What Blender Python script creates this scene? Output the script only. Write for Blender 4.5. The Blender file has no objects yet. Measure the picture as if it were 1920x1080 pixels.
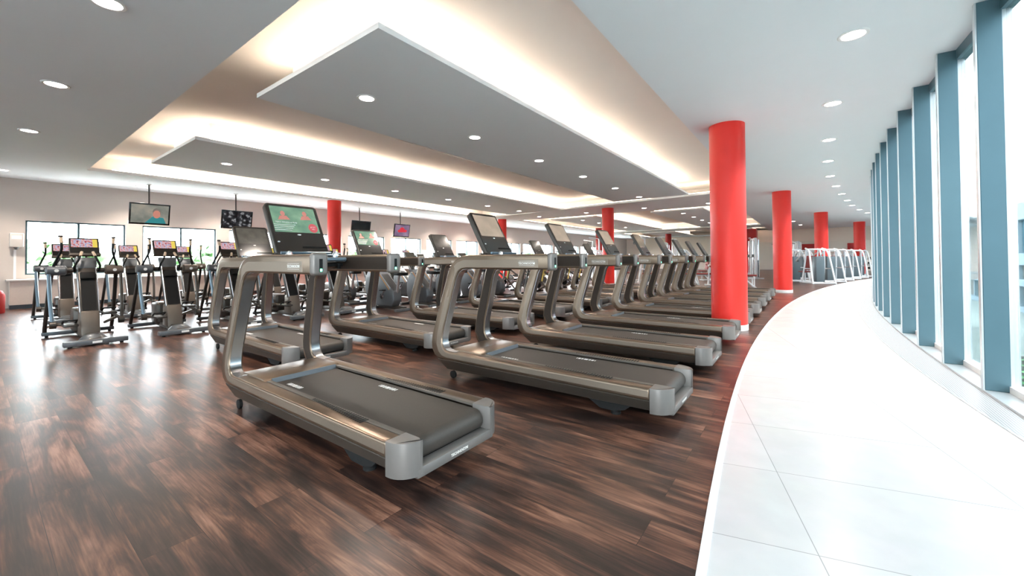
import bpy, bmesh, math, random
from mathutils import Vector, Matrix
random.seed(7)
S = bpy.context.scene
COL = S.collection
PI = math.pi

# ------------------------------------------------------------------ camera
CAM_H = 1.10
yaw, pitch, roll = 0.634066, 0.014058, 0.007289
fw = Vector((-math.sin(yaw)*math.cos(pitch), math.cos(yaw)*math.cos(pitch), math.sin(pitch)))
r0 = Vector((math.cos(yaw), math.sin(yaw), 0)); u0 = r0.cross(fw)
rr = math.cos(roll)*r0 - math.sin(roll)*u0
uu = math.sin(roll)*r0 + math.cos(roll)*u0
cd = bpy.data.cameras.new('camera'); cam = bpy.data.objects.new('camera', cd); COL.objects.link(cam)
M3 = Matrix((rr, uu, -fw)).transposed()
cam.matrix_world = Matrix.Translation((0, 0, CAM_H)) @ M3.to_4x4()
cd.sensor_width = 36; cd.lens = 746.85/1920*36; cd.shift_y = -(540-475.38)/1920
cd.clip_start = .05; cd.clip_end = 400
S.camera = cam

# ------------------------------------------------------------------ world, exposure
S.view_settings.view_transform = 'Standard'; S.view_settings.look = 'None'
S.view_settings.gamma = 1; S.view_settings.use_curve_mapping = False
S.view_settings.exposure = 2.3
w = bpy.data.worlds.new('sky'); S.world = w; w.use_nodes = True
wt = w.node_tree; bg = wt.nodes['Background']
tcw = wt.nodes.new('ShaderNodeTexCoord'); sep = wt.nodes.new('ShaderNodeSeparateXYZ'); mr = wt.nodes.new('ShaderNodeMapRange')
rampw = wt.nodes.new('ShaderNodeValToRGB')
wt.links.new(tcw.outputs['Generated'], sep.inputs[0]); wt.links.new(sep.outputs[2], mr.inputs[0])
mr.inputs[1].default_value = -.2; mr.inputs[2].default_value = 1
wt.links.new(mr.outputs[0], rampw.inputs[0]); wt.links.new(rampw.outputs[0], bg.inputs[0])
rampw.color_ramp.elements[0].color = (.88, .94, 1, 1); rampw.color_ramp.elements[1].color = (.92, .965, 1, 1)
bg.inputs[1].default_value = 7.5
try:
    S.cycles.use_denoising = True; S.cycles.denoiser = 'OPENIMAGEDENOISE'
    S.cycles.max_bounces = 8; S.cycles.diffuse_bounces = 5; S.cycles.glossy_bounces = 3
    S.cycles.transparent_max_bounces = 12; S.cycles.transmission_bounces = 3
    S.cycles.sample_clamp_indirect = 6; S.cycles.caustics_reflective = False; S.cycles.caustics_refractive = False
    w.cycles.sampling_method = 'MANUAL'; w.cycles.sample_map_resolution = 256
except Exception as e: print(e)

def sun_light(name, rot, energy, color, angle):
    l = bpy.data.lights.new(name, 'SUN'); l.energy = energy; l.color = color; l.angle = angle
    o = bpy.data.objects.new(name, l); o.rotation_euler = rot; COL.objects.link(o); return o
# hazy sun, high beyond the curved glass
sun_light('sun', (math.radians(-4), math.radians(17), 0), 3.5, (1, .96, .92), math.radians(14))

CEIL = 3.16
TRAY_TOP = 3.58

# ------------------------------------------------------------------ curves of the room
def edge(y):
    d = y-6.0
    return -.53+(d*d/(2*66) if d > 0 else d*d/(2*45))
def grille_in(y):
    d = y-7.8
    return .79+(d*d/(2*63) if d > 0 else min(d*d/(2*34), (1.0+(y-7.6)**2/126-.79-.03)))
def fin(y):
    d = y-7.6
    return 1.08+d*d/(2*63)

# ------------------------------------------------------------------ materials
def nmat(name):
    m = bpy.data.materials.new(name); m.use_nodes = True; return m, m.node_tree, m.node_tree.nodes['Principled BSDF']
def mat(name, col, rough=.5, metal=0., noise=0., spec=.5, emis=None, es=0., bump=0., scale=40., coat=0.):
    m, t, b = nmat(name)
    b.inputs['Base Color'].default_value = (*col, 1); b.inputs['Roughness'].default_value = rough
    b.inputs['Metallic'].default_value = metal; b.inputs['Specular IOR Level'].default_value = spec
    b.inputs['Coat Weight'].default_value = coat
    if emis: b.inputs['Emission Color'].default_value = (*emis, 1); b.inputs['Emission Strength'].default_value = es
    tc = t.nodes.new('ShaderNodeTexCoord'); nz = t.nodes.new('ShaderNodeTexNoise'); nz.inputs['Scale'].default_value = scale
    t.links.new(tc.outputs['Object'], nz.inputs['Vector'])
    mx = t.nodes.new('ShaderNodeMix'); mx.data_type = 'RGBA'
    n = noise or .06
    mx.inputs['A'].default_value = (*[c*(1-n) for c in col], 1); mx.inputs['B'].default_value = (*[min(1, c*(1+n)) for c in col], 1)
    t.links.new(nz.outputs['Fac'], mx.inputs['Factor']); t.links.new(mx.outputs['Result'], b.inputs['Base Color'])
    if bump:
        bp = t.nodes.new('ShaderNodeBump'); bp.inputs['Strength'].default_value = bump; bp.inputs['Distance'].default_value = .002
        t.links.new(nz.outputs['Fac'], bp.inputs['Height']); t.links.new(bp.outputs['Normal'], b.inputs['Normal'])
    return m
def emit(name, col, s):
    m = bpy.data.materials.new(name); m.use_nodes = True; t = m.node_tree
    t.nodes.remove(t.nodes['Principled BSDF']); e = t.nodes.new('ShaderNodeEmission')
    e.inputs[0].default_value = (*col, 1); e.inputs[1].default_value = s
    t.links.new(e.outputs[0], t.nodes['Material Output'].inputs[0]); return m
def glass(name, tint, refl=.9):
    m = bpy.data.materials.new(name); m.use_nodes = True; t = m.node_tree
    t.nodes.remove(t.nodes['Principled BSDF'])
    tr = t.nodes.new('ShaderNodeBsdfTransparent'); tr.inputs[0].default_value = (*tint, 1)
    gl = t.nodes.new('ShaderNodeBsdfGlossy'); gl.inputs['Roughness'].default_value = .01; gl.inputs[0].default_value = (refl, refl, refl, 1)
    fr = t.nodes.new('ShaderNodeFresnel'); ge = t.nodes.new('ShaderNodeNewGeometry'); mi = t.nodes.new('ShaderNodeMapRange')
    mi.inputs[3].default_value = 1.45; mi.inputs[4].default_value = 1/1.45      # same reflectance entering and leaving the pane
    t.links.new(ge.outputs['Backfacing'], mi.inputs[0]); t.links.new(mi.outputs[0], fr.inputs[0])
    mx = t.nodes.new('ShaderNodeMixShader')
    t.links.new(fr.outputs[0], mx.inputs[0]); t.links.new(tr.outputs[0], mx.inputs[1]); t.links.new(gl.outputs[0], mx.inputs[2])
    t.links.new(mx.outputs[0], t.nodes['Material Output'].inputs[0]); return m

def wood_mat():
    m, t, b = nmat('wood_planks'); N = t.nodes; L = t.links
    tc = N.new('ShaderNodeTexCoord')
    br = N.new('ShaderNodeTexBrick'); br.inputs['Scale'].default_value = 1
    br.inputs['Brick Width'].default_value = 1.45; br.inputs['Row Height'].default_value = .19
    br.inputs['Mortar Size'].default_value = .0012; br.inputs['Mortar Smooth'].default_value = .2; br.inputs['Bias'].default_value = 0
    br.offset = .37; br.offset_frequency = 2
    br.inputs['Color1'].default_value = (0, 0, 0, 1); br.inputs['Color2'].default_value = (1, 1, 1, 1); br.inputs['Mortar'].default_value = (.5, .5, .5, 1)
    L.new(tc.outputs['Object'], br.inputs['Vector'])
    # every plank gets its own slice of the grain
    off = N.new('ShaderNodeVectorMath'); off.operation = 'MULTIPLY_ADD'
    L.new(br.outputs['Color'], off.inputs[0]); off.inputs[1].default_value = (13, 7, 31); L.new(tc.outputs['Object'], off.inputs[2])
    mp = N.new('ShaderNodeMapping'); mp.inputs['Scale'].default_value = (.8, 6.5, 1); L.new(off.outputs[0], mp.inputs[0])
    n1 = N.new('ShaderNodeTexNoise'); n1.inputs['Scale'].default_value = 2.0; n1.inputs['Detail'].default_value = 8; n1.inputs['Roughness'].default_value = .62; n1.inputs['Distortion'].default_value = 1.0
    L.new(mp.outputs[0], n1.inputs['Vector'])
    mp2 = N.new('ShaderNodeMapping'); mp2.inputs['Scale'].default_value = (3, 90, 1); L.new(off.outputs[0], mp2.inputs[0])
    n2 = N.new('ShaderNodeTexNoise'); n2.inputs['Scale'].default_value = 1.5; n2.inputs['Detail'].default_value = 4; L.new(mp2.outputs[0], n2.inputs['Vector'])
    mp3 = N.new('ShaderNodeMapping'); mp3.inputs['Scale'].default_value = (1.5, 3.0, 1); L.new(off.outputs[0], mp3.inputs[0])
    n3 = N.new('ShaderNodeTexNoise'); n3.inputs['Scale'].default_value = 1.3; n3.inputs['Detail'].default_value = 3; L.new(mp3.outputs[0], n3.inputs['Vector'])
    a1 = N.new('ShaderNodeMath'); a1.operation = 'MULTIPLY_ADD'; L.new(n2.outputs['Fac'], a1.inputs[0]); a1.inputs[1].default_value = .36; L.new(n1.outputs['Fac'], a1.inputs[2])
    a2 = N.new('ShaderNodeMath'); a2.operation = 'MULTIPLY_ADD'; L.new(n3.outputs['Fac'], a2.inputs[0]); a2.inputs[1].default_value = .75; L.new(a1.outputs[0], a2.inputs[2])
    a3 = N.new('ShaderNodeMath'); a3.operation = 'MULTIPLY_ADD'; L.new(br.outputs['Color'], a3.inputs[0]); a3.inputs[1].default_value = .09; L.new(a2.outputs[0], a3.inputs[2])
    r = N.new('ShaderNodeValToRGB'); L.new(a3.outputs[0], r.inputs[0])
    sub = N.new('ShaderNodeMath'); sub.operation = 'SUBTRACT'; L.new(a3.outputs[0], sub.inputs[0]); sub.inputs[1].default_value = .575
    L.new(sub.outputs[0], r.inputs[0])
    e = r.color_ramp.elements
    e[0].position = .34; e[0].color = (.019, .0115, .010, 1); e[1].position = .80; e[1].color = (.30, .155, .105, 1)
    for pos, c in ((.47, (.046, .024, .019, 1)), (.57, (.098, .043, .028, 1)), (.68, (.18, .085, .056, 1))):
        q = e.new(pos); q.color = c
    mo = N.new('ShaderNodeMix'); mo.data_type = 'RGBA'; L.new(br.outputs['Fac'], mo.inputs['Factor']); L.new(r.outputs[0], mo.inputs['A']); mo.inputs['B'].default_value = (.012, .008, .008, 1)
    L.new(mo.outputs['Result'], b.inputs['Base Color'])
    rm = N.new('ShaderNodeMapRange'); L.new(n1.outputs['Fac'], rm.inputs[0]); rm.inputs[3].default_value = .27; rm.inputs[4].default_value = .36
    L.new(rm.outputs[0], b.inputs['Roughness']); b.inputs['Specular IOR Level'].default_value = .45
    bp = N.new('ShaderNodeBump'); bp.inputs['Strength'].default_value = .10; bp.inputs['Distance'].default_value = .002
    sb = N.new('ShaderNodeMath'); sb.operation = 'SUBTRACT'; L.new(n2.outputs['Fac'], sb.inputs[0]); L.new(br.outputs['Fac'], sb.inputs[1])
    L.new(sb.outputs[0], bp.inputs['Height']); L.new(bp.outputs[0], b.inputs['Normal'])
    return m
def tile_mat():
    m, t, b = nmat('pale_stone_tiles'); N = t.nodes; L = t.links
    tc = N.new('ShaderNodeTexCoord'); mp = N.new('ShaderNodeMapping'); mp.inputs['Rotation'].default_value = (0, 0, math.radians(-14.8)); mp.inputs['Location'].default_value = (.42, .07, 0)
    L.new(tc.outputs['Object'], mp.inputs[0])
    br = N.new('ShaderNodeTexBrick'); br.inputs['Scale'].default_value = 1; br.offset = 0
    br.inputs['Brick Width'].default_value = .92; br.inputs['Row Height'].default_value = .62; br.inputs['Mortar Size'].default_value = .0022; br.inputs['Mortar Smooth'].default_value = .3
    br.inputs['Color1'].default_value = (.60, .59, .58, 1); br.inputs['Color2'].default_value = (.63, .62, .61, 1); br.inputs['Mortar'].default_value = (.34, .33, .32, 1)
    L.new(mp.outputs[0], br.inputs['Vector'])
    nz = N.new('ShaderNodeTexNoise'); nz.inputs['Scale'].default_value = 5; nz.inputs['Detail'].default_value = 8; L.new(tc.outputs['Object'], nz.inputs['Vector'])
    mx = N.new('ShaderNodeMix'); mx.data_type = 'RGBA'; mx.blend_type = 'MULTIPLY'; mx.inputs['Factor'].default_value = .25
    L.new(br.outputs['Color'], mx.inputs['A']); L.new(nz.outputs['Color'], mx.inputs['B'])
    hs = N.new('ShaderNodeHueSaturation'); hs.inputs['Saturation'].default_value = .25; hs.inputs['Value'].default_value = 1.08; L.new(mx.outputs['Result'], hs.inputs['Color'])
    L.new(hs.outputs[0], b.inputs['Base Color']); b.inputs['Roughness'].default_value = .22
    return m
def grille_mat():
    m, t, b = nmat('perforated_grille'); N = t.nodes; L = t.links
    tc = N.new('ShaderNodeTexCoord'); br = N.new('ShaderNodeTexBrick'); br.inputs['Scale'].default_value = 1; br.offset = 0
    br.inputs['Brick Width'].default_value = .016; br.inputs['Row Height'].default_value = .016; br.inputs['Mortar Size'].default_value = .0028
    br.inputs['Color1'].default_value = (.16, .17, .18, 1); br.inputs['Color2'].default_value = (.16, .17, .18, 1); br.inputs['Mortar'].default_value = (.50, .52, .54, 1)
    L.new(tc.outputs['Object'], br.inputs['Vector']); L.new(br.outputs['Color'], b.inputs['Base Color'])
    b.inputs['Roughness'].default_value = .4; b.inputs['Metallic'].default_value = .2
    return m
def foliage_mat(name, c1, c2, sc=18):
    m, t, b = nmat(name); N = t.nodes; L = t.links
    tc = N.new('ShaderNodeTexCoord'); nz = N.new('ShaderNodeTexNoise'); nz.inputs['Scale'].default_value = sc; nz.inputs['Detail'].default_value = 6
    r = N.new('ShaderNodeValToRGB'); r.color_ramp.elements[0].position = .35; r.color_ramp.elements[1].position = .65
    r.color_ramp.elements[0].color = (*c1, 1); r.color_ramp.elements[1].color = (*c2, 1)
    L.new(tc.outputs['Object'], nz.inputs['Vector']); L.new(nz.outputs['Fac'], r.inputs[0]); L.new(r.outputs[0], b.inputs['Base Color'])
    b.inputs['Roughness'].default_value = .8
    return m

M_WOOD = wood_mat(); M_TILE = tile_mat(); M_GRILLE = grille_mat()
M_CEIL = mat('ceiling_plaster', (.84, .89, .93), .85, noise=.01, scale=3)
M_TRAY = mat('recess_plaster', (.90, .87, .84), .85, noise=.01, scale=3)
M_WALL = mat('wall_plaster', (.60, .535, .49), .85, noise=.02, scale=4)
M_WALLF = mat('far_wall_plaster', (.84, .72, .62), .85, noise=.02, scale=4)
M_WHITE = mat('white_paint', (.82, .82, .82), .45, noise=.02)
M_SILL = mat('sill_stone', (.66, .62, .58), .4, noise=.05, scale=12)
M_FRAME = mat('window_frame_paint', (.03, .075, .095), .4, noise=.03)
M_FIN = mat('curtain_wall_metal', (.10, .185, .225), .38, metal=.35, noise=.04, scale=6)
M_FINEDGE = mat('curtain_wall_edge', (.62, .66, .68), .3, metal=.6)
M_GLASS = glass('curtain_glass', (.375, .395, .40)); M_GLASSL = glass('window_glass', (.98, 1, 1), .8)
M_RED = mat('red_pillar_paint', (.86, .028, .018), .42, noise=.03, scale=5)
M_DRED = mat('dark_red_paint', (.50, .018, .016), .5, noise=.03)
M_BODY = mat('brushed_bronze_metal', (.225, .168, .122), .30, metal=.85, noise=.05, scale=90)
M_PLATE = mat('light_bronze_plate', (.30, .245, .195), .38, metal=.7, noise=.04, scale=90)
M_REFLECTION = mat('reflection_silver', (.46, .46, .47), .26, metal=.95, noise=.02)  # brightness of the glass wall's reflection put into this colour
M_ENDCAP = mat('warm_grey_end_cap', (.20, .18, .165), .4, metal=.4)
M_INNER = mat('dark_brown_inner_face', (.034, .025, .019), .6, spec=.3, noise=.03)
M_BODY2 = mat('bronze_inner_metal', (.15, .128, .108), .42, metal=.6, noise=.05, scale=90)
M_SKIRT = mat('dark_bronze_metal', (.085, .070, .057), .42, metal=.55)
M_CAP = mat('satin_grey_bumper', (.21, .195, .183), .38, metal=.35, noise=.03)
M_SILVER = mat('polished_aluminium', (.66, .68, .71), .22, metal=.9)
M_BLACK = mat('black_plastic', (.010, .010, .010), .6, spec=.2)
M_RUBBER = mat('black_rubber', (.014, .014, .014), .8, spec=.25, bump=.1)
M_BELT = mat('running_belt_rubber', (.048, .040, .033), .55, noise=.25, scale=220, bump=.25)
M_RIB = mat('ribbed_foot_rail', (.13, .112, .095), .5, metal=.3)
M_MARK = mat('white_belt_print', (.82, .82, .80), .6)
M_LOGO = mat('pale_logo_print', (.80, .78, .74), .5)
M_BLUEG = mat('blue_grey_tube', (.18, .25, .31), .3, metal=.6)
M_GLOSSK = mat('glossy_black_panel', (.022, .020, .018), .12, coat=.5)
M_GRIP = mat('tan_grip', (.62, .46, .32), .5)
M_EDARK = mat('dark_graphite_metal', (.075, .066, .058), .35, metal=.6)
M_EGREY = mat('grey_shell_plastic', (.115, .125, .135), .38, metal=.3)
M_EPOD = mat('bronze_shell_plastic', (.16, .13, .105), .38, metal=.45)
M_LIGHTSHELL = mat('pale_blue_shell', (.42, .47, .52), .3, metal=.2)
M_UPH = mat('dark_red_upholstery', (.22, .035, .03), .5, bump=.1)
M_UPHW = mat('white_towel_stripe', (.8, .77, .76), .8)
M_WFRAME = mat('white_steel_frame', (.74, .78, .81), .32, metal=.1)
M_STACK = mat('weight_stack_steel', (.05, .055, .06), .4, metal=.5)
M_SHROUD = mat('grey_shroud', (.10, .135, .155), .35)
M_YELLOW = mat('yellow_stripe', (.75, .55, .12), .5)
M_ORANGE = mat('orange_wood_trim', (.62, .30, .10), .5)
M_CHROME = mat('chrome', (.8, .8, .82), .12, metal=1)
M_STRIP = emit('led_strip', (1, .76, .56), 4.2)
M_LAMP = emit('downlight_lens', (1, .92, .84), 9.0)
SPOT = bpy.data.lights.new('downlight_beam', 'SPOT'); SPOT.energy = 85; SPOT.color = (1, .87, .76); SPOT.spot_size = math.radians(125); SPOT.spot_blend = .9; SPOT.shadow_soft_size = .08
M_GREEN = emit('green_led', (.1, 1, .45), 2.5)

def screen_mat(name, kind):
    """Glowing picture or painted reflection on a screen: procedural blobs in the screen's own UV."""
    m = bpy.data.materials.new(name); m.use_nodes = True; t = m.node_tree; N = t.nodes; L = t.links
    b = N['Principled BSDF']; b.inputs['Roughness'].default_value = .12
    tc = N.new('ShaderNodeTexCoord'); nz = N.new('ShaderNodeTexNoise'); r = N.new('ShaderNodeValToRGB')
    L.new(tc.outputs['UV'], nz.inputs['Vector']); L.new(nz.outputs['Fac'], r.inputs[0]); nz.inputs['Detail'].default_value = 3
    e = r.color_ramp.elements
    sets = {
        'green': (2.5, ((.3, (.10, .22, .16)), (.6, (.20, .36, .24)), (.75, (.30, .46, .32)))),
        'menu': (5.0, ((.30, (.02, .03, .12)), (.42, (.55, .10, .10)), (.5, (.75, .55, .50)), (.58, (.12, .22, .50)), (.68, (.75, .75, .8)))),
        'dim': (3, ((.3, (.05, .045, .035)), (.6, (.11, .10, .08)), (.8, (.15, .13, .10)))),
        'pale': (1.5, ((.3, (.32, .27, .21)), (.6, (.45, .36, .28)), (.8, (.50, .42, .34)))),  # ceiling reflection on the screen, painted as a peach glow
        'car': (1.3, ((.3, (.10, .07, .13)), (.5, (.22, .15, .24)), (.7, (.35, .26, .34)))),
        'bw': (3.5, ((.42, (.004, .004, .005)), (.54, (.03, .03, .035)), (.60, (.30, .30, .31)), (.7, (.01, .01, .01)))),
        'film': (1.2, ((.3, (.10, .12, .10)), (.48, (.22, .22, .19)), (.58, (.30, .27, .22)), (.72, (.12, .10, .08)))),
        'off': (2, ((.3, (.004, .006, .007)), (.8, (.012, .016, .018)))),
        'cyan': (4, ((.4, (.01, .01, .01)), (.6, (.03, .08, .08)), (.7, (.1, .3, .25)))),
    }
    sc, st = sets[kind]; nz.inputs['Scale'].default_value = sc
    e[0].position = st[0][0]; e[0].color = (*st[0][1], 1); e[1].position = st[-1][0]; e[1].color = (*st[-1][1], 1)
    for p, c in st[1:-1]:
        q = e.new(p); q.color = (*c, 1)
    b.inputs['Base Color'].default_value = (.01, .01, .01, 1)
    L.new(r.outputs[0], b.inputs['Emission Color']); b.inputs['Emission Strength'].default_value = .23
    return m
SC = {k: screen_mat('screen_'+k, k) for k in ('green', 'menu', 'dim', 'pale', 'car', 'bw', 'film', 'off', 'cyan')}

# ------------------------------------------------------------------ mesh helpers
class B:
    def __init__(s): s.bm = bmesh.new()
    def box(s, x0, x1, y0, y1, z0, z1, mtx=None):
        vs = [s.bm.verts.new((x, y, z)) for z in (z0, z1) for x, y in ((x0, y0), (x1, y0), (x1, y1), (x0, y1))]
        for f in ((0, 3, 2, 1), (4, 5, 6, 7), (0, 1, 5, 4), (1, 2, 6, 5), (2, 3, 7, 6), (3, 0, 4, 7)):
            s.bm.faces.new([vs[i] for i in f])
        if mtx is not None: bmesh.ops.transform(s.bm, matrix=mtx, verts=vs)
        return s
    def prism(s, poly, a, b, axis='y', mtx=None):
        """poly of 2-D points extruded from a to b; axis y: (x,z), axis x: (y,z), axis z: (x,y)"""
        def P(p, t): return {'y': (p[0], t, p[1]), 'x': (t, p[0], p[1]), 'z': (p[0], p[1], t)}[axis]
        A = [s.bm.verts.new(P(p, a)) for p in poly]; C = [s.bm.verts.new(P(p, b)) for p in poly]
        n = len(poly)
        fs = [s.bm.faces.new(A[::-1]), s.bm.faces.new(C)]
        for i in range(n): fs.append(s.bm.faces.new((A[i], A[(i+1) % n], C[(i+1) % n], C[i])))
        if mtx is not None: bmesh.ops.transform(s.bm, matrix=mtx, verts=A+C)
        return s
    def tube(s, pts, r, seg=8, cap=True, smooth=0):
        P = [Vector(p) for p in pts]
        for _ in range(smooth):
            Q = [P[0]]
            for i in range(len(P)-1):
                Q += [P[i]*.75+P[i+1]*.25, P[i]*.25+P[i+1]*.75]
            P = Q+[P[-1]]
        R = r if isinstance(r, (list, tuple)) else [r]*len(P)
        if len(R) != len(P): R = [R[0]+(R[-1]-R[0])*i/(len(P)-1) for i in range(len(P))]
        rings = []; up = None
        for i, p in enumerate(P):
            t = (P[min(i+1, len(P)-1)]-P[max(i-1, 0)]).normalized()
            if up is None: up = t.orthogonal().normalized()
            up = (up-t*up.dot(t)).normalized(); sd = t.cross(up)
            rings.append([s.bm.verts.new(p+(up*math.cos(2*PI*k/seg)+sd*math.sin(2*PI*k/seg))*R[i]) for k in range(seg)])
        for a, b in zip(rings, rings[1:]):
            for k in range(seg): s.bm.faces.new((a[k], a[(k+1) % seg], b[(k+1) % seg], b[k]))
        if cap: s.bm.faces.new(rings[0][::-1]); s.bm.faces.new(rings[-1])
        return s
    def lathe(s, prof, c=(0, 0, 0), seg=24, axis='z', caps=True):
        rings = []
        for r, h in prof:
            ring = []
            for k in range(seg):
                a = 2*PI*k/seg; x, y = r*math.cos(a), r*math.sin(a)
                v = {'z': (x, y, h), 'y': (x, h, y), 'x': (h, x, y)}[axis]
                ring.append(s.bm.verts.new((v[0]+c[0], v[1]+c[1], v[2]+c[2])))
            rings.append(ring)
        for a, b in zip(rings, rings[1:]):
            for k in range(seg): s.bm.faces.new((a[k], a[(k+1) % seg], b[(k+1) % seg], b[k]))
        if caps: s.bm.faces.new(rings[0][::-1]); s.bm.faces.new(rings[-1])
        return s
    def quad(s, *p):
        s.bm.faces.new([s.bm.verts.new(q) for q in p]); return s
    def out(s, name, m, parent=None, bevel=0., seg=2, ang=35, mtx=None, uvplane=None, flip=False):
        bm = s.bm
        bmesh.ops.recalc_face_normals(bm, faces=bm.faces)
        if bevel:
            es = [e for e in bm.edges if len(e.link_faces) == 2 and e.calc_face_angle(0) > math.radians(ang)]
            bmesh.ops.bevel(bm, geom=es, offset=bevel, segments=seg, affect='EDGES', clamp_overlap=True, profile=.5)
        if mtx is not None: bm.transform(mtx)
        me = bpy.data.meshes.new(name); bm.to_mesh(me); bm.free()
        me.shade_smooth(); me.set_sharp_from_angle(angle=math.radians(32))
        me.materials.append(m)
        o = bpy.data.objects.new(name, me); COL.objects.link(o)
        if parent is not None: o.parent = parent
        return o
def tag(o, label=None, cat=None, group=None, kind=None):
    if label: o['label'] = label
    if cat: o['category'] = cat
    if group: o['group'] = group
    if kind: o['kind'] = kind
    return o
def thing(name, label, cat, loc=(0, 0, 0), rz=0, group=None):
    o = bpy.data.objects.new(name, None); COL.objects.link(o); o.empty_display_size = .1
    o.location = loc; o.rotation_euler = (0, 0, rz)
    return tag(o, label, cat, group)
def dup(root, loc, rz=0, label=None, group=None, skip=()):
    r = root.copy(); COL.objects.link(r); r.location = loc; r.rotation_euler = (0, 0, rz)
    if label: r['label'] = label
    if group: r['group'] = group
    for ch in list(root.children):
        if ch.name.split('.')[0] in skip: continue
        c = ch.copy(); COL.objects.link(c); c.parent = r
        for g in list(ch.children):
            d = g.copy(); COL.objects.link(d); d.parent = c
    return r
def struct(name, b, m, parent=None, **k):
    o = b.out(name, m, parent, **k)
    if parent is None: o['kind'] = 'structure'
    return o
def screen_quad(name, m, parent, pts):
    """rectangle with UVs 0..1 : bl, br, tr, tl"""
    me = bpy.data.meshes.new(name); me.from_pydata([tuple(p) for p in pts], [], [(0, 1, 2, 3)])
    uv = me.uv_layers.new(name='uv')
    asp = (Vector(pts[1])-Vector(pts[0])).length/(Vector(pts[3])-Vector(pts[0])).length
    for i, c in enumerate(((0, 0), (asp, 0), (asp, 1), (0, 1))): uv.data[i].uv = c
    me.materials.append(m); o = bpy.data.objects.new(name, me); COL.objects.link(o); o.parent = parent
    return o
_txt = {}
def text_bm(b, s, size, mtx, th=.0008, bold=0.):
    cu = bpy.data.curves.new('t', 'FONT'); cu.body = s; cu.size = size; cu.extrude = th; cu.align_x = 'CENTER'; cu.align_y = 'CENTER'; cu.resolution_u = 2; cu.offset = bold
    o = bpy.data.objects.new('t', cu); COL.objects.link(o)
    dg = bpy.context.evaluated_depsgraph_get(); me = bpy.data.meshes.new_from_object(o.evaluated_get(dg))
    bpy.data.objects.remove(o); bpy.data.curves.remove(cu)
    me.transform(mtx); b.bm.from_mesh(me); bpy.data.meshes.remove(me)
    return b
def basis(o, x, y):
    x = Vector(x).normalized(); y = Vector(y).normalized(); z = x.cross(y)
    m = Matrix((x, y, z)).transposed().to_4x4(); m.translation = Vector(o); return m
ORD = ['first', 'second', 'third', 'fourth', 'fifth', 'sixth', 'seventh', 'eighth', 'ninth', 'tenth', 'eleventh', 'twelfth', 'thirteenth',
       'fourteenth', 'fifteenth', 'sixteenth', 'seventeenth', 'eighteenth', 'nineteenth', 'twentieth']
def rpoly(x0, x1, y0, y1, r, n=5):
    p = []
    for cx, cy, a in ((x1-r, y1-r, 0), (x0+r, y1-r, PI/2), (x0+r, y0+r, PI), (x1-r, y0+r, 1.5*PI)):
        for k in range(n+1):
            t = a+PI/2*k/n; p.append((cx+r*math.cos(t), cy+r*math.sin(t)))
    return p

# ================================================================== ROOM SHELL
YA, YB = -6.0, 42.0
XW = -15.5
ys = [YA+(YB-YA)*i/96 for i in range(97)]
b = B()
vl = [b.bm.verts.new((XW-.3, y, 0)) for y in ys]; vr = [b.bm.verts.new((edge(y), y, 0)) for y in ys]
for i in range(96): b.bm.faces.new((vl[i], vr[i], vr[i+1], vl[i+1]))
struct('floor', b, M_WOOD)
def ribbon(name, f0, f1, z0, z1, m, y0=YA, y1=YB, n=96):
    b = B(); Y = [y0+(y1-y0)*i/n for i in range(n+1)]
    rows = [[b.bm.verts.new((f(y), y, z)) for f, z in ((f0, z0), (f0, z1), (f1, z1), (f1, z0))] for y in Y]
    for p, q in zip(rows, rows[1:]):
        for k in range(4): b.bm.faces.new((p[k], p[(k+1) % 4], q[(k+1) % 4], q[k]))
    b.bm.faces.new(rows[0]); b.bm.faces.new(rows[-1][::-1])
    return struct(name, b, m)
ribbon('floor_walkway', edge, lambda y: grille_in(y), -.05, .0, M_TILE)
ribbon('trim_1', lambda y: edge(y)-.016, lambda y: edge(y)+.016, -.01, .006, M_WHITE)
ribbon('floor_grille', grille_in, fin, -.05, .004, M_GRILLE)
ribbon('trim_2', lambda y: grille_in(y)-.012, lambda y: grille_in(y), -.02, .006, M_FINEDGE)
ribbon('floor_ledge', fin, lambda y: fin(y)+.30, -.05, .02, M_FINEDGE)
ribbon('floor_slab', lambda y: XW-.4, lambda y: fin(y)+.32, -.4, -.06, M_WALL)

# ceiling with recessed trays
TR = [dict(x0=-12.9, x1=-1.47, y0=1.53, a=15.15, b=14.05), dict(x0=-12.4, x1=-2.2, y0=17.4, a=30.2, b=29.6), dict(x0=-12.4, x1=-1.4, y0=32.0, a=40.5, b=40.5)]
def slabquad(b, p, z0, z1):
    b.prism(p, z0, z1, 'z')
b = B()
T0, T1_, T2_ = TR
CZ = CEIL+.07
slabquad(b, [(XW-.2, YA), (T0['x0'], YA), (T0['x0'], YB), (XW-.2, YB)], CEIL, CZ)
slabquad(b, [(T0['x0'], YA), (T0['x1'], YA), (T0['x1'], 1.53), (T0['x0'], 1.53)], CEIL, CZ)
slabquad(b, [(T0['x0'], T0['a']), (T0['x1'], T0['b']), (T0['x1'], 17.4), (T0['x0'], 17.4)], CEIL, CZ)
slabquad(b, [(T0['x0'], 17.4), (T1_['x0'], 17.4), (T1_['x0'], YB), (T0['x0'], YB)], CEIL, CZ)
slabquad(b, [(T1_['x1'], 17.4), (T0['x1'], 17.4), (T0['x1'], YB), (T1_['x1'], YB)], CEIL, CZ)
slabquad(b, [(T1_['x0'], T1_['a']), (T1_['x1'], T1_['b']), (T1_['x1'], 32), (T1_['x0'], 32)], CEIL, CZ)
slabquad(b, [(T1_['x0'], 40.5), (T1_['x1'], 40.5), (T1_['x1'], YB), (T1_['x0'], YB)], CEIL, CZ)
Y = [YA+(YB-YA)*i/96 for i in range(97)]
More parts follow.
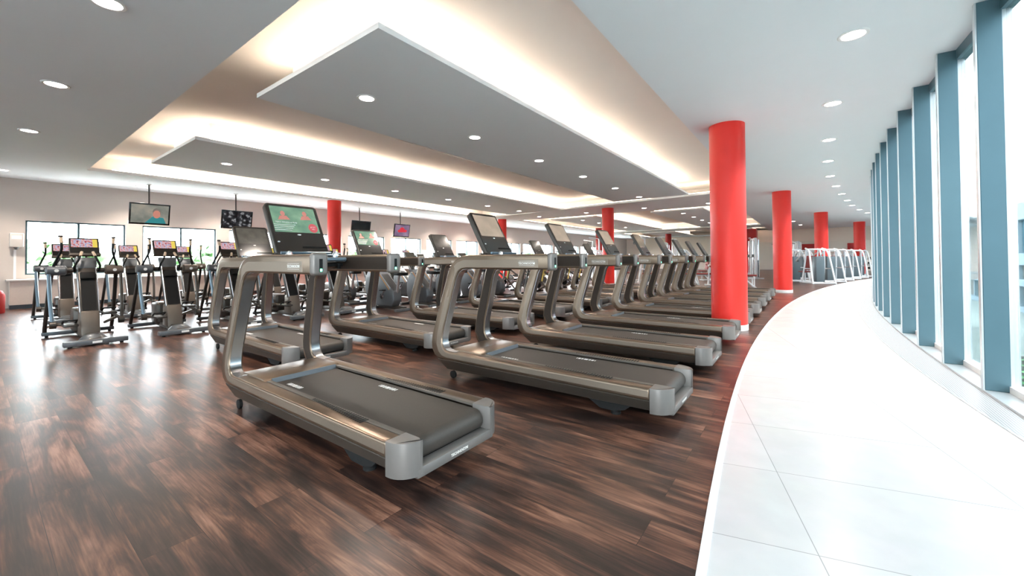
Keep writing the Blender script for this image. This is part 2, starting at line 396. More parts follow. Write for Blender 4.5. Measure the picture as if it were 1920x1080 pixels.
for y0, y1 in zip(Y, Y[1:]):
    b.quad((T0['x1'], y0, CEIL), (fin(y0)+.30, y0, CEIL), (fin(y1)+.30, y1, CEIL), (T0['x1'], y1, CEIL))
struct('ceiling', b, M_CEIL)
ribbon('ceiling_slab', lambda y: XW-.4, lambda y: fin(y)+.30, TRAY_TOP, TRAY_TOP+.2, M_TRAY)
b = B()
# walls of the recess voids
b.box(XW-.3, -13.35, YA, YB, CZ, TRAY_TOP)
b.box(-1.47, -1.40, YA, YB, CZ, TRAY_TOP)
b.box(-13.35, -1.47, YA, 1.53, CZ, TRAY_TOP)
b.box(-13.35, -1.47, 15.6, 17.4, CZ, TRAY_TOP)
b.box(-13.35, -1.47, 30.7, 31.9, CZ, TRAY_TOP)
struct('ceiling_recess', b, M_TRAY)
# dropped panels (flush undersides) with upstand
PAN = [(-5.55, -3.02, 2.13, 13.85), (-11.0, -8.25, 2.23, 14.75), (-5.6, -3.4, 18.2, 29.0), (-10.8, -8.2, 18.2, 29.4), (-5.6, -3.0, 32.8, 39.6), (-10.8, -8.2, 32.8, 39.6)]
for i, (x0, x1, y0, y1) in enumerate(PAN):
    b = B(); b.box(x0, x1, y0, y1, CEIL, CEIL+.055)
    b.box(x0+.3, x1-.3, y0+.3, y1-.3, CEIL+.055, TRAY_TOP)
    struct('ceiling_panel_%d' % (i+1), b, M_CEIL)
# led strips lying on top of the panels and on the cove ledges
def strip(p0, p1, label, gap=.12, n=2):
    t = thing('light_strip', label, 'light strip', (0, 0, 0), 0, 'warm cove lights in the ceiling recesses')
    P0, P1 = Vector(p0), Vector(p1)
    for k in range(n):
        a = P0.lerp(P1, k/n); c = P0.lerp(P1, (k+1)/n); d = (c-a).normalized(); a = a+d*gap; c = c-d*gap
        s = Vector((-d.y, d.x, 0))*.02
        bb = B(); vs = [bb.bm.verts.new(q) for q in (a-s, c-s, c+s, a+s)]
        top = [bb.bm.verts.new(q+Vector((0, 0, .02))) for q in (a-s, c-s, c+s, a+s)]
        bb.bm.faces.new(vs[::-1]); bb.bm.faces.new(top)
        for i in range(4): bb.bm.faces.new((vs[i], vs[(i+1) % 4], top[(i+1) % 4], top[i]))
        bb.out('tube', M_STRIP, t)
    return t
zs = CEIL+.06
nm = ['nearest wide', 'nearest window side', 'second bay wide', 'second bay window side', 'farthest wide', 'farthest window side']
for i, (x0, x1, y0, y1) in enumerate(PAN):
    strip((x1-.10, y0+.12, zs), (x1-.10, y1-.1, zs), 'warm strip light along the right long edge of the %s dropped panel' % nm[i], n=3 if y1-y0 > 8 else 2)
    strip((x1-.2, y0+.10, zs), (x0+.1, y0+.10, zs), 'warm strip light along the short front edge of the %s dropped panel' % nm[i], n=1, gap=.05)
for i, t in enumerate(TR):
    strip((t['x0']-.1, t['y0']+.3, CZ+.01), (t['x0']-.1, t['a']-.1, CZ+.01), 'warm strip light on the window side ledge of the %s ceiling recess' % ['nearest', 'middle', 'farthest'][i], n=3)
    if i < 2: strip((t['x0']+.1, t['a']+.14, CZ+.01), (t['x1']-.1, t['b']+.14, CZ+.01), 'warm strip light on the far end ledge of the %s ceiling recess' % ['nearest', 'middle'][i], n=2)

# downlights
dl = None
def downlight(x, y, label, group):
    global dl
    if dl is None:
        dl = thing('downlight', label, 'ceiling light', (x, y, CEIL), 0, group)
        bb = B(); bb.lathe([(.086, .0), (.118, .0), (.118, -.004), (.110, -.010), (.090, -.008), (.086, .0)], seg=28, caps=False); bb.out('trim_ring', M_WHITE, dl)
        bb = B(); bb.lathe([(.086, -.002), (.06, -.005), (.02, -.006)], seg=24); bb.out('lens', M_LAMP, dl)
        sl = bpy.data.objects.new('beam', SPOT); COL.objects.link(sl); sl.parent = dl; sl.location = (0, 0, -.012)
        return
    dup(dl, (x, y, CEIL), 0, label, group)
rows = [('on the nearest wide dropped panel', -4.46, [2.97, 5.03, 7.05, 9.1, 11.2, 13.3]),
        ('on the nearest window side dropped panel', -9.83, [3.2, 5.35, 7.5, 9.7, 11.8, 13.9]),
        ('on the plain ceiling in front of the recess', None, [(-4.43, .63), (-6.95, .57), (-9.73, .53), (-14.3, .40)]),
        ('on the low ceiling strip beside the windows', -14.6, [2.75, 4.85, 7.5, 9.7, 11.9, 14.1, 16.3, 18.5, 20.7]),
        ('above the pale curved walkway', None, [(.39, 4.84), (.33, 6.85), (.37, 8.94), (.43, 10.92), (.55, 12.98), (.76, 14.93), (1.0, 16.9), (1.28, 19.0), (1.56, 20.95), (1.95, 23.04), (2.4, 25.0), (2.9, 27.0)]),
        ('on the second bay wide dropped panel', -4.5, [19.5, 21.6, 23.7, 25.8]),
        ('on the second bay window side dropped panel', -9.6, [19.5, 21.6, 23.7, 25.8]),
        ('added to brighten the far bulkhead', None, [(-.9, 34.6), (1.0, 34.6), (2.9, 34.6), (-.2, 31.5), (-.5, 28.0)]),  # extra lamps added to lift the dark far wall
        ('on the band between the two nearest recesses', None, [(-2.9, 16.5), (-5.3, 16.4), (-7.9, 16.4), (-10.4, 16.4)])]
for rl, x, pts in rows:
    for i, p in enumerate(pts):
        px, py = p if x is None else (x, p)
        downlight(px, py, 'round downlight %s, %s from the camera' % (rl, ORD[i]), 'round downlights in the ceiling')
# slot vents on the recess ceiling
for i, (x0, x1, y0, y1) in enumerate([(-6.75, -6.71, 5.2, 8.2), (-6.75, -6.71, 9.2, 11.8), (-6.4, -6.36, 4.0, 4.8)]):
    t = tag(B().box(x0, x1, y0, y1, TRAY_TOP-.008, TRAY_TOP).out('slot_vent', M_SILL), 'thin linear air slot in the recess between the two long panels, %s from the camera' % ORD[i], 'vent', 'linear slot vents')

# ---- left window wall
WT, WB_ = 2.15, .80
wins = [(.80+2.16*k, 2.60+2.16*k) for k in range(18)]
b = B(); prev = YA
for y0, y1 in wins:
    b.box(XW-.3, XW, prev, y0, 0, CEIL); b.box(XW-.3, XW, y0, y1, 0, WB_); b.box(XW-.3, XW, y0, y1, WT, CEIL); prev = y1
b.box(XW-.3, XW, prev, YB, 0, CEIL)
struct('wall_left', b, M_WALL)
wn = 1
for y0, y1 in wins:
    b = B(); f = .035
    b.box(XW-.14, XW-.06, y0, y0+f, WB_, WT).box(XW-.14, XW-.06, y1-f, y1, WB_, WT).box(XW-.14, XW-.06, y0+f, y1-f, WB_, WB_+f).box(XW-.14, XW-.06, y0+f, y1-f, WT-f, WT)
    ym = (y0+y1)/2+.0
    b.box(XW-.14, XW-.06, ym-.022, ym+.022, WB_+f, WT-f)
    o = struct('window_%d' % wn, b, M_FRAME); wn += 1
    B().box(XW-.105, XW-.095, y0+f, y1-f, WB_+f, WT-f).out('pane', M_GLASSL, o)
# radiator bench under windows
b = B(); b.box(XW, XW+.5, .50, YB-1, .66, .70); struct('trim_3', b, M_SILL, bevel=.006)
b = B(); b.box(XW, XW+.46, .55, YB-1, .10, .66)
struct('trim_4', b, mat('bench_paint', (.70, .62, .55), .5))
b = B(); b.box(XW, XW+.40, .55, YB-1, .0, .10); struct('baseboard_left', b, M_SHROUD)
# ---- other walls
b = B(); b.box(XW-.3, 2.6, YA-.3, YA, 0, .12).box(XW-.3, 2.6, YA-.3, YA, 2.9, CEIL)
for k in range(10): b.box(XW-.3+k*1.97, XW-.1+k*1.97, YA-.3, YA, .12, 2.9)
wb = struct('wall_back', b, M_WALL)  # unseen wall, glazed so that daylight from behind reaches the foreground
B().box(XW, 2.6, YA-.16, YA-.15, .12, 2.9).out('pane', M_GLASS, wb)
b = B(); b.box(XW-.3, fin(YB)+.3, YB, YB+.3, 0, TRAY_TOP); struct('wall_far', b, M_WALLF)
b = B(); b.box(-5.4, 5.2, 36.0, 36.3, 2.25, CEIL); struct('trim_5', b, M_WALLF)

# ---- curved glass wall: a deep fin, a pane and a sill per bay
def arc_y(k): return 4.86+k*.98
fins = [arc_y(k) for k in range(-8, 34)]
def nrm(y):
    d = (fin(y+.01)-fin(y-.01))/.02
    return Vector((1, -d, 0)).normalized(), Vector((d, 1, 0)).normalized()
FT = CEIL
for k, (ya, yb) in enumerate(zip(fins, fins[1:])):
    n, tg = nrm(ya); p = Vector((fin(ya), ya, 0)); q = Vector((fin(yb), yb, 0)); n2, _ = nrm(yb)
    m = Matrix((n, tg, Vector((0, 0, 1)))).transposed().to_4x4(); m.translation = p
    b = B(); b.box(.010, .150, -.022, .022, .02, FT, m)
    o = struct('window_%d' % wn, b, M_FIN, bevel=.004, seg=1); wn += 1
    B().box(0, .010, -.022, .022, .02, FT, m).out('edge_strip', M_FINEDGE, o)
    bb = B(); bb.box(.150, .205, -.016, .016, .02, FT+.3, m)
    bb.out('outer_mullion', M_FINEDGE, o)
    g0 = p+n*.178; g1 = q+n2*.178
    bb = B(); t = Vector((0, 0, 1)); e = n*.006
    vs = [g0-e, g1-e, g1+e, g0+e]
    bb.prism([(v.x, v.y) for v in vs], .06, FT+.3, 'z'); bb.out('pane', M_GLASS, o)
    bb = B(); vs = [p+n*.14, q+n2*.14, q+n2*.22, p+n*.22]
    bb.prism([(v.x, v.y) for v in vs], .02, .07, 'z'); bb.out('bottom_rail', M_WHITE, o)
    bb = B(); vs = [p+n*.14, q+n2*.14, q+n2*.22, p+n*.22]
    bb.prism([(v.x, v.y) for v in vs], FT-.10, FT+.05, 'z'); bb.out('top_rail', M_FIN, o)

# ================================================================== PILLARS
def pillar(x, y, r, label, m=M_RED, g='red round pillars', sq=False):
    t = thing('pillar', label, 'pillar', (x, y, 0), 0, g)
    b = B()
    if sq: b.box(-r, r, -r, r, .0, CEIL); b.out('shaft', m, t)
    else:
        b.lathe([(r, .085), (r, CEIL)], seg=48); b.out('shaft', m, t)
        b = B(); b.lathe([(r+.006, 0), (r+.006, .08), (r, .085)], seg=48); b.out('base_ring', M_WHITE, t)
    return t
pillar(-.96, 7.0, .25, 'large red round pillar between the fourth and fifth treadmills of the front row')
pillar(-.57, 15.12, .25, 'red round pillar at the far end of the front treadmill row, white base ring')
pillar(.62, 23.35, .26, 'red round pillar with white weight machines standing in front of it')
pillar(2.62, 31.2, .27, 'farthest red round pillar beside the curved glass wall')
pillar(-13.1, 7.45, .22, 'red round pillar beside the windows, behind the console of the nearest treadmill')
pillar(-12.6, 16.3, .22, 'red round pillar beside the windows, behind the second treadmill console')
pillar(-6.52, 15.55, .24, 'red round pillar behind the third and fourth treadmill consoles')
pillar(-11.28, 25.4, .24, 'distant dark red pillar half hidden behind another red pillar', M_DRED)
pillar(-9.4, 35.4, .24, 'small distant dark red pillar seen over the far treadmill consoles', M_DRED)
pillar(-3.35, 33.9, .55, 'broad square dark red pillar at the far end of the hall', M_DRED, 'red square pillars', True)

# ================================================================== TREADMILL
W2 = .365
def side_poly():
    return [(-.87, 1.015), (-.865, 1.10), (-.885, 1.14), (-1.74, 1.142), (-1.84, 1.132), (-1.92, 1.105), (-1.985, 1.05), (-2.02, .985),
            (-2.165, .53), (-2.205, .38), (-2.212, .31), (-2.20, .25), (-2.165, .195), (-2.11, .165), (-.13, .165),
            (-.13, .245), (-1.96, .245), (-2.01, .252), (-2.045, .275), (-2.066, .315), (-2.068, .37), (-2.052, .46), (-1.915, .93),
            (-1.885, .98), (-1.84, 1.008), (-1.79, 1.015)]
def lean(b, s):
    for v in b.bm.verts:
        z = v.co.z
        if z > .25: v.co.y -= s*(.045*min(1, (z-.25)/.75)**.8)
        if z > 1.0 and v.co.x > -1.3: v.co.x -= .03
    return b
def inset(poly, d):
    n = len(poly); A = sum(poly[i][0]*poly[(i+1) % n][1]-poly[(i+1) % n][0]*poly[i][1] for i in range(n)); sg = 1 if A > 0 else -1
    out = []
    for i in range(n):
        a, p, c = (Vector(poly[j % n]) for j in (i-1, i, i+1))
        e1 = (p-a).normalized(); e2 = (c-p).normalized()
        n1 = Vector((-e1.y, e1.x))*sg; n2 = Vector((-e2.y, e2.x))*sg
        m = (n1+n2); m = m/max(.3, m.length_squared)*2
        out.append(tuple(p+m*d))
    return out
def make_treadmill(label, kind):
    t = thing('treadmill', label, 'treadmill', (0, 0, 0), 0, 'treadmills facing the window wall')
    for s in (-1, 1):
        y0, y1 = (W2-.095, W2) if s > 0 else (-W2, -W2+.095)
        f = lean(B().prism(side_poly(), y0, y1, 'y'), s).out('side_frame', M_BODY, t, bevel=.014, seg=3, ang=50)
        # silver strip along the post's inner edge, glass wall reflection painted as colour
        yo = s*(W2-.012)
        yi = s*(W2-.095)
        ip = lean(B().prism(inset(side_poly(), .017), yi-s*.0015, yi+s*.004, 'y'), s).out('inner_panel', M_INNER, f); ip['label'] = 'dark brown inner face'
        pp = [(-1.90, .2455), (-1.96, .2455)]+side_poly()[17:26]
        pq = []
        for i, p in enumerate(pp):
            a = Vector(pp[max(i-1, 0)]); c = Vector(pp[min(i+1, len(pp)-1)]); e = (c-a).normalized(); pq.append((p[0]+e.y*.003, p[1]-e.x*.003))
        lean(B().prism(pp+pq[::-1], y0+.010, y1-.012, 'y'), s).out('reflection_strip', M_REFLECTION, f)
        # raised plate on the rail with its mark
        pl = lean(B().prism([(-.98, 1.03), (-1.79, 1.028), (-1.85, 1.02), (-1.897, .99), (-1.93, .94), (-2.066, .455), (-2.082, .37), (-2.08, .31), (-2.055, .265), (-2.015, .238), (-1.96, .230), (-.14, .230),
            (-.14, .188), (-1.99, .188), (-2.06, .20), (-2.11, .24), (-2.135, .30), (-2.135, .38), (-2.115, .47), (-1.98, .97), (-1.95, 1.03), (-1.90, 1.07), (-1.82, 1.095), (-.98, 1.097)], s*(W2-.001), s*(W2+.0025), 'y'), s).out('side_plate', M_PLATE, f, bevel=.001, seg=1)
        pl['label'] = 'lighter flat plate running along handrail, post and deck side'
        bb = B(); mt = basis((-1.09, s*(W2+.0035), 1.064), (1, 0, 0) if s < 0 else (-1, 0, 0), (0, 0, 1))
        text_bm(bb, 'TECHNOGYM', .026, mt, bold=.0004)
        for zz in (1.047, 1.082): bb.box(-1.165, -1.015, s*(W2+.003), s*(W2+.0042), zz-.001, zz+.001)
        lean(bb, s).out('logo', M_LOGO, f)
        # rounded end of the handrail with status light
        bb = B(); bb.box(-.905, -.852, y0-.002 if s > 0 else y0-.002, y1+.002, 1.008, 1.148); lean(bb, s).out('handrail_cap', M_ENDCAP, t, bevel=.02, seg=3)
        bb = B(); bb.box(-.853, -.850, s*(W2-.058), s*(W2-.038), 1.03, 1.11); lean(bb, s).out('light_slot', M_BLACK, t)
        bb = B(); bb.box(-.851, -.8485, s*(W2-.054), s*(W2-.042), 1.034, 1.05); lean(bb, s).out('status_light', M_GREEN, t)
        # lower skirt
        ya, yb = s*W2, s*(W2-.04)
        bb = B(); prof = [(-2.175, .19, -.005), (-.13, .19, -.005)]
        top = [(-2.165, .20), (-.13, .20)]; mid = [(-2.13, .165), (-.13, .165)]; bot = [(-2.03, .07), (-.13, .09)]
        vs = []
        for (x, z), y in ((mid[0], ya-s*.004), (mid[1], ya-s*.004), (bot[1], yb), (bot[0], yb)): vs.append(bb.bm.verts.new((x, y, z)))
        vi = []
        for (x, z), y in ((mid[0], s*.2), (mid[1], s*.2), (bot[1], s*.2), (bot[0], s*.2)): vi.append(bb.bm.verts.new((x, y, z)))
        bb.bm.faces.new(vs); bb.bm.faces.new(vi[::-1])
        for i in range(4): bb.bm.faces.new((vs[i], vi[i], vi[(i+1) % 4], vs[(i+1) % 4]))
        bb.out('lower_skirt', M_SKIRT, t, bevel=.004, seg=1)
        # foot rail beside the belt, smooth blade then ribs
        bb = B(); a, c = (.245, .268) if s > 0 else (-.268, -.245)
        lo, hi = (min(s*.243, s*(W2-.09)), max(s*.243, s*(W2-.09)))
        bb.box(-1.62, -.13, lo, hi, .232, .2475)
        fr = bb.out('foot_rail', M_RIB, t, bevel=.002, seg=1)
        bb = B()
        for k in range(26): bb.box(-.98+k*.022, -.972+k*.022, s*.255-.008*0, s*.255+s*.055*(.35+.65*k/25) if s > 0 else s*.255, .2475, .2492) if s > 0 else bb.box(-.98+k*.022, -.972+k*.022, s*.255+s*.055*(.35+.65*k/25), s*.255, .2475, .2492)
        bb.out('ribs', M_BLACK, fr)
    # underbody
    B().box(-1.98, -.14, -.24, .24, .06, .16).box(-2.0, -.1, -.26, .26, .16, .205).out('underbody', M_BLACK, t, bevel=.01, seg=1)
    # front cover between posts
    bb = B(); bb.prism([(-2.10, .19), (-2.08, .232), (-2.0, .25), (-1.86, .256), (-1.66, .256), (-1.625, .242), (-1.62, .20)], -W2+.08, W2-.08, 'y')
    cv = bb.out('motor_cover', M_BODY, t, bevel=.004, seg=2)
    bb = B(); text_bm(bb, 'TECHNOGYM', .038, basis((-1.80, 0, .2565), (0, 1, 0), (-1, 0, 0)), th=.0004); bb.out('logo', M_CAP, cv)
    bb = B(); bb.prism([(-1.632, .242), (-1.624, .2575), (-1.612, .2575), (-1.604, .226)], -.238, .238, 'y'); bb.out('front_edge_bar', M_EGREY, t)
    # belt with rear roller curve
    pts = [(-1.62, .195), (-1.62, .226)]
    pts += [(-.100, .226)]+[(-.100+.056*math.sin(a), .170+.056*math.cos(a)) for a in [PI*k/10 for k in range(1, 11)]]
    bb = B(); bb.prism(pts, -.237, .237, 'y'); bel = bb.out('running_belt', M_BELT, t)
    for s, x0 in ((1, -.93), (-1, -1.50)):
        bb = B(); yy = s*.175; x = x0
        for wd in (.006, .018, .014, .034, .014, .018, .006):
            y0_, y1_ = yy-.016, yy+.016
            bb.box(x, x+wd, y0_, y1_, .226, .2272); x += wd+.011
        bb.out('belt_marking', M_MARK, bel)
    # rear bumper: two corner caps and the low bar across
    for s in (-1, 1):
        bb = B()
        pl = [(-.13, s*W2)]+[(-.115+.115*math.sin(a), s*(W2-.115+.115*math.cos(a))) for a in [PI/2*k/9 for k in range(10)]]
        pl += [(0, s*.262), (-.03, s*.245), (-.13, s*.245)]
        bb.prism(pl, .085, .249, 'z')
        bb.out('rear_corner', M_CAP, t, bevel=.028, seg=5, ang=40)
    bb = B(); bb.box(-.075, -.001, -.28, .28, .070, .122); bar = bb.out('rear_bar', M_CAP, t, bevel=.010, seg=2)
    bb = B(); bb.box(-.13, -.085, -.245, .245, .09, .13); bb.out('roller_guard', M_BLACK, t)
    bb = B(); text_bm(bb, 'TECHNOGYM', .020, basis((.0002, 0, .097), (0, 1, 0), (0, 0, 1)), th=.0006, bold=.0006); bb.out('logo', M_LOGO, bar)
    # wheels and feet
    for s in (-1, 1):
        bb = B(); bb.lathe([(.02, -.014), (.034, -.010), (.034, .010), (.02, .014)], (-1.95, s*.325, .034), 18, 'y'); bb.out('wheel', M_RUBBER, t)
        bb = B(); bb.prism([(-.62, .10), (-.26, .10), (-.32, .05), (-.40, .03), (-.50, .03)], s*.21, s*.31, 'y'); bb.lathe([(.035, 0), (.035, .012), (.015, .03)], (-.40, s*.265, 0), 16); bb.out('rear_foot', M_RUBBER, t)
    # bridge between the rails
    bb = B(); bb.prism([(-1.84, 1.03), (-1.84, 1.10), (-1.70, 1.125), (-1.52, 1.09), (-1.50, 1.05), (-1.60, 1.03)], -W2+.17, W2-.17, 'y'); bb.out('bridge', M_SKIRT, t, bevel=.006)
    bb = B(); bb.tube([(-1.44, -.21, 1.105), (-1.40, -.195, 1.108), (-1.40, .195, 1.108), (-1.44, .21, 1.105)], .017, 12); bb.out('front_handle', M_BLUEG, t)
    bb = B(); bb.box(-1.50, -1.44, -.20, -.04, 1.055, 1.082).box(-1.50, -1.44, .04, .20, 1.055, 1.082); bb.lathe([(.014, 1.035), (.014, 1.075)], (-1.43, .16, 0), 12); bb.out('key_pad', M_BLACK, t)
    bb = B(); bb.lathe([(.022, 1.10), (.026, 1.135), (.018, 1.165), (.006, 1.172)], (-1.50, -.175, 0), 14); bb.lathe([(.022, 1.10), (.026, 1.135), (.018, 1.165), (.006, 1.172)], (-1.50, .175, 0), 14); bb.out('speed_knob', M_CHROME, t)
    # console: leaning slab with a screen in its upper part
    zb, zt = 1.145, 1.55; xb, xt = -1.63, -1.86
    up = Vector((xt-xb, 0, zt-zb)); Lc = up.length; up.normalize()
    mt = basis((xb, 0, zb), (0, 1, 0), up)                      # local x = world y, local y = up the slab, local z = towards runner (+x)
    bb = B(); bb.prism(rpoly(-.20, .20, 0, Lc, .03), -.045, 0, 'z'); con = bb.out('console', M_EDARK, t, bevel=.006, mtx=mt)
    bb = B(); bb.prism(rpoly(-.19, .19, .012, Lc-.012, .02), 0, .002, 'z'); bb.out('glass_front', M_GLOSSK, con, mtx=mt)
    P = lambda a, c, z=.003: mt @ Vector((a, c, z))
    scr = screen_quad('screen', SC[kind], con, [P(-.172, Lc*.43), P(.172, Lc*.43), P(.172, Lc-.028), P(-.172, Lc-.028)])
    if kind == 'green':
        scr['label'] = 'lit green advert with two people and a red round badge'
        bb = B(); red = B()
        pink = mat('advert_skin', (.42, .16, .13), .5, emis=(.42, .16, .13), es=.14)
        for cx, cc in ((-.085, .8), (.085, .82)):
            # a head and shoulders
            bb = B(); bb.prism([(cx+.017*math.cos(a), Lc*cc+.024*math.sin(a)) for a in [2*PI*i/14 for i in range(14)]], .0032, .0042, 'z')
            bb.prism([(cx-.045, Lc*cc-.06), (cx+.045, Lc*cc-.055), (cx+.025, Lc*cc-.02), (cx-.025, Lc*cc-.022)], .0032, .0038, 'z')
            bb.out('pictured_person', pink, con, mtx=mt)
        mr_ = mat('advert_red', (.42, .07, .08), .5, emis=(.45, .08, .09), es=.16)
        red.prism([(.124+.036*math.cos(a), Lc*.53+.042*math.sin(a)) for a in [2*PI*i/24 for i in range(24)]], .0044, .005, 'z')
        red.out('advert_badge', mr_, con, mtx=mt)
        bb = B(); text_bm(bb, 'TEAM FITNESS & FUN', .017, Matrix.Translation((-.075, Lc*.62, .0045)), th=.0002, bold=.0004)
        for k in range(4): bb.box(-.17, -.01+.0-.02*k*.6, Lc*(.575-.035*k)-.003, Lc*(.575-.035*k)+.002, .0043, .0047)
        bb.out('advert_heading', M_LOGO, con, mtx=mt); bb = B()
        text_bm(bb, 'JETZT', .016, Matrix.Translation((.124, Lc*.545, .0054)), th=.0002); text_bm(bb, 'NEU', .013, Matrix.Translation((.124, Lc*.505, .0054)), th=.0002)
        bb.out('badge_lettering', M_LOGO, con, mtx=mt)
    bb = B()
    bb.prism([(.015*math.cos(a), Lc*.385+.006*math.sin(a)) for a in [2*PI*i/14 for i in range(14)]], .002, .0036, 'z')
    bb.prism([(-.165+.009*math.cos(a), Lc*.24+.006*math.sin(a)) for a in [2*PI*i/14 for i in range(14)]], .002, .0036, 'z')
    bb.out('console_badge', M_MARK, con, mtx=mt)
    bb = B(); bb.box(0, .188, .06, .072, .002, .006); bb.out('socket_slot', M_BLACK, con, mtx=mt)
    bb = B(); bb.box(-1.72, -1.60, -.20, .20, 1.08, 1.152); bb.out('console_base', M_BLACK, t, bevel=.01)
    bb = B(); bb.tube([(-1.595, -.19, 1.158), (-1.595, .19, 1.158)], .010, 10); bb.tube([(-1.57, -.19, 1.14), (-1.57, .19, 1.14)], .008, 10); bb.out('reading_rail', M_BLUEG, t)
    return t

protos = {}
def treadmill(xr, ynear, label, kind, group):
    loc = (xr, ynear+W2, 0)
    if kind not in protos:
        t = make_treadmill(label, kind); protos[kind] = t; t.location = loc; t['group'] = group
        return t
    return dup(protos[kind], loc, 0, label, group)
G1 = 'front row of treadmills'; G2 = 'back row of treadmills'
row1 = [(-1.47, 1.16, 'green', 'nearest bronze treadmill with a lit green advert on its console'),
        (-.70, 2.63, 'pale', 'bronze treadmill with a pale reflection painted on its screen, second nearest of the front row'),
        (-.72, 4.07, 'pale', 'bronze treadmill with a pale reflection painted on its screen, third of the front row'),
        (-.71, 5.53, 'pale', 'bronze treadmill just in front of the large red pillar'),
        (-.70, 7.05, 'dim', 'bronze treadmill directly behind the large red pillar'),
        (-.68, 8.42, 'dim', 'bronze treadmill second beyond the large red pillar'),
        (-.68, 9.78, 'dim', 'bronze treadmill third beyond the large red pillar'),
        (-.68, 11.08, 'dim', 'bronze treadmill fourth beyond the large red pillar'),
        (-.66, 12.38, 'dim', 'farthest bronze treadmill of the front row, next to the second red pillar')]
for xr, y, k, lab in row1: treadmill(xr, y, lab, k, G1)
row2 = [(-4.01, 1.81, 'dim', 'bronze treadmill standing right behind the nearest one, dim screen'),
        (-3.42, 3.10, 'green', 'bronze treadmill of the back row with a green advert screen'),
        (-3.42, 4.58, 'dim', 'bronze treadmill of the back row, third counted from the camera'),
        (-3.43, 6.12, 'dim', 'bronze treadmill of the back row, fourth counted from the camera'),
        (-3.44, 7.75, 'dim', 'bronze treadmill of the back row, fifth counted from the camera'),
        (-3.46, 9.2, 'dim', 'bronze treadmill of the back row, sixth counted from the camera'),
        (-3.46, 10.65, 'dim', 'bronze treadmill of the back row, seventh counted from the camera'),
        (-3.46, 12.1, 'dim', 'farthest bronze treadmill of the back row')]
for xr, y, k, lab in row2: treadmill(xr, y, lab, k, G2)

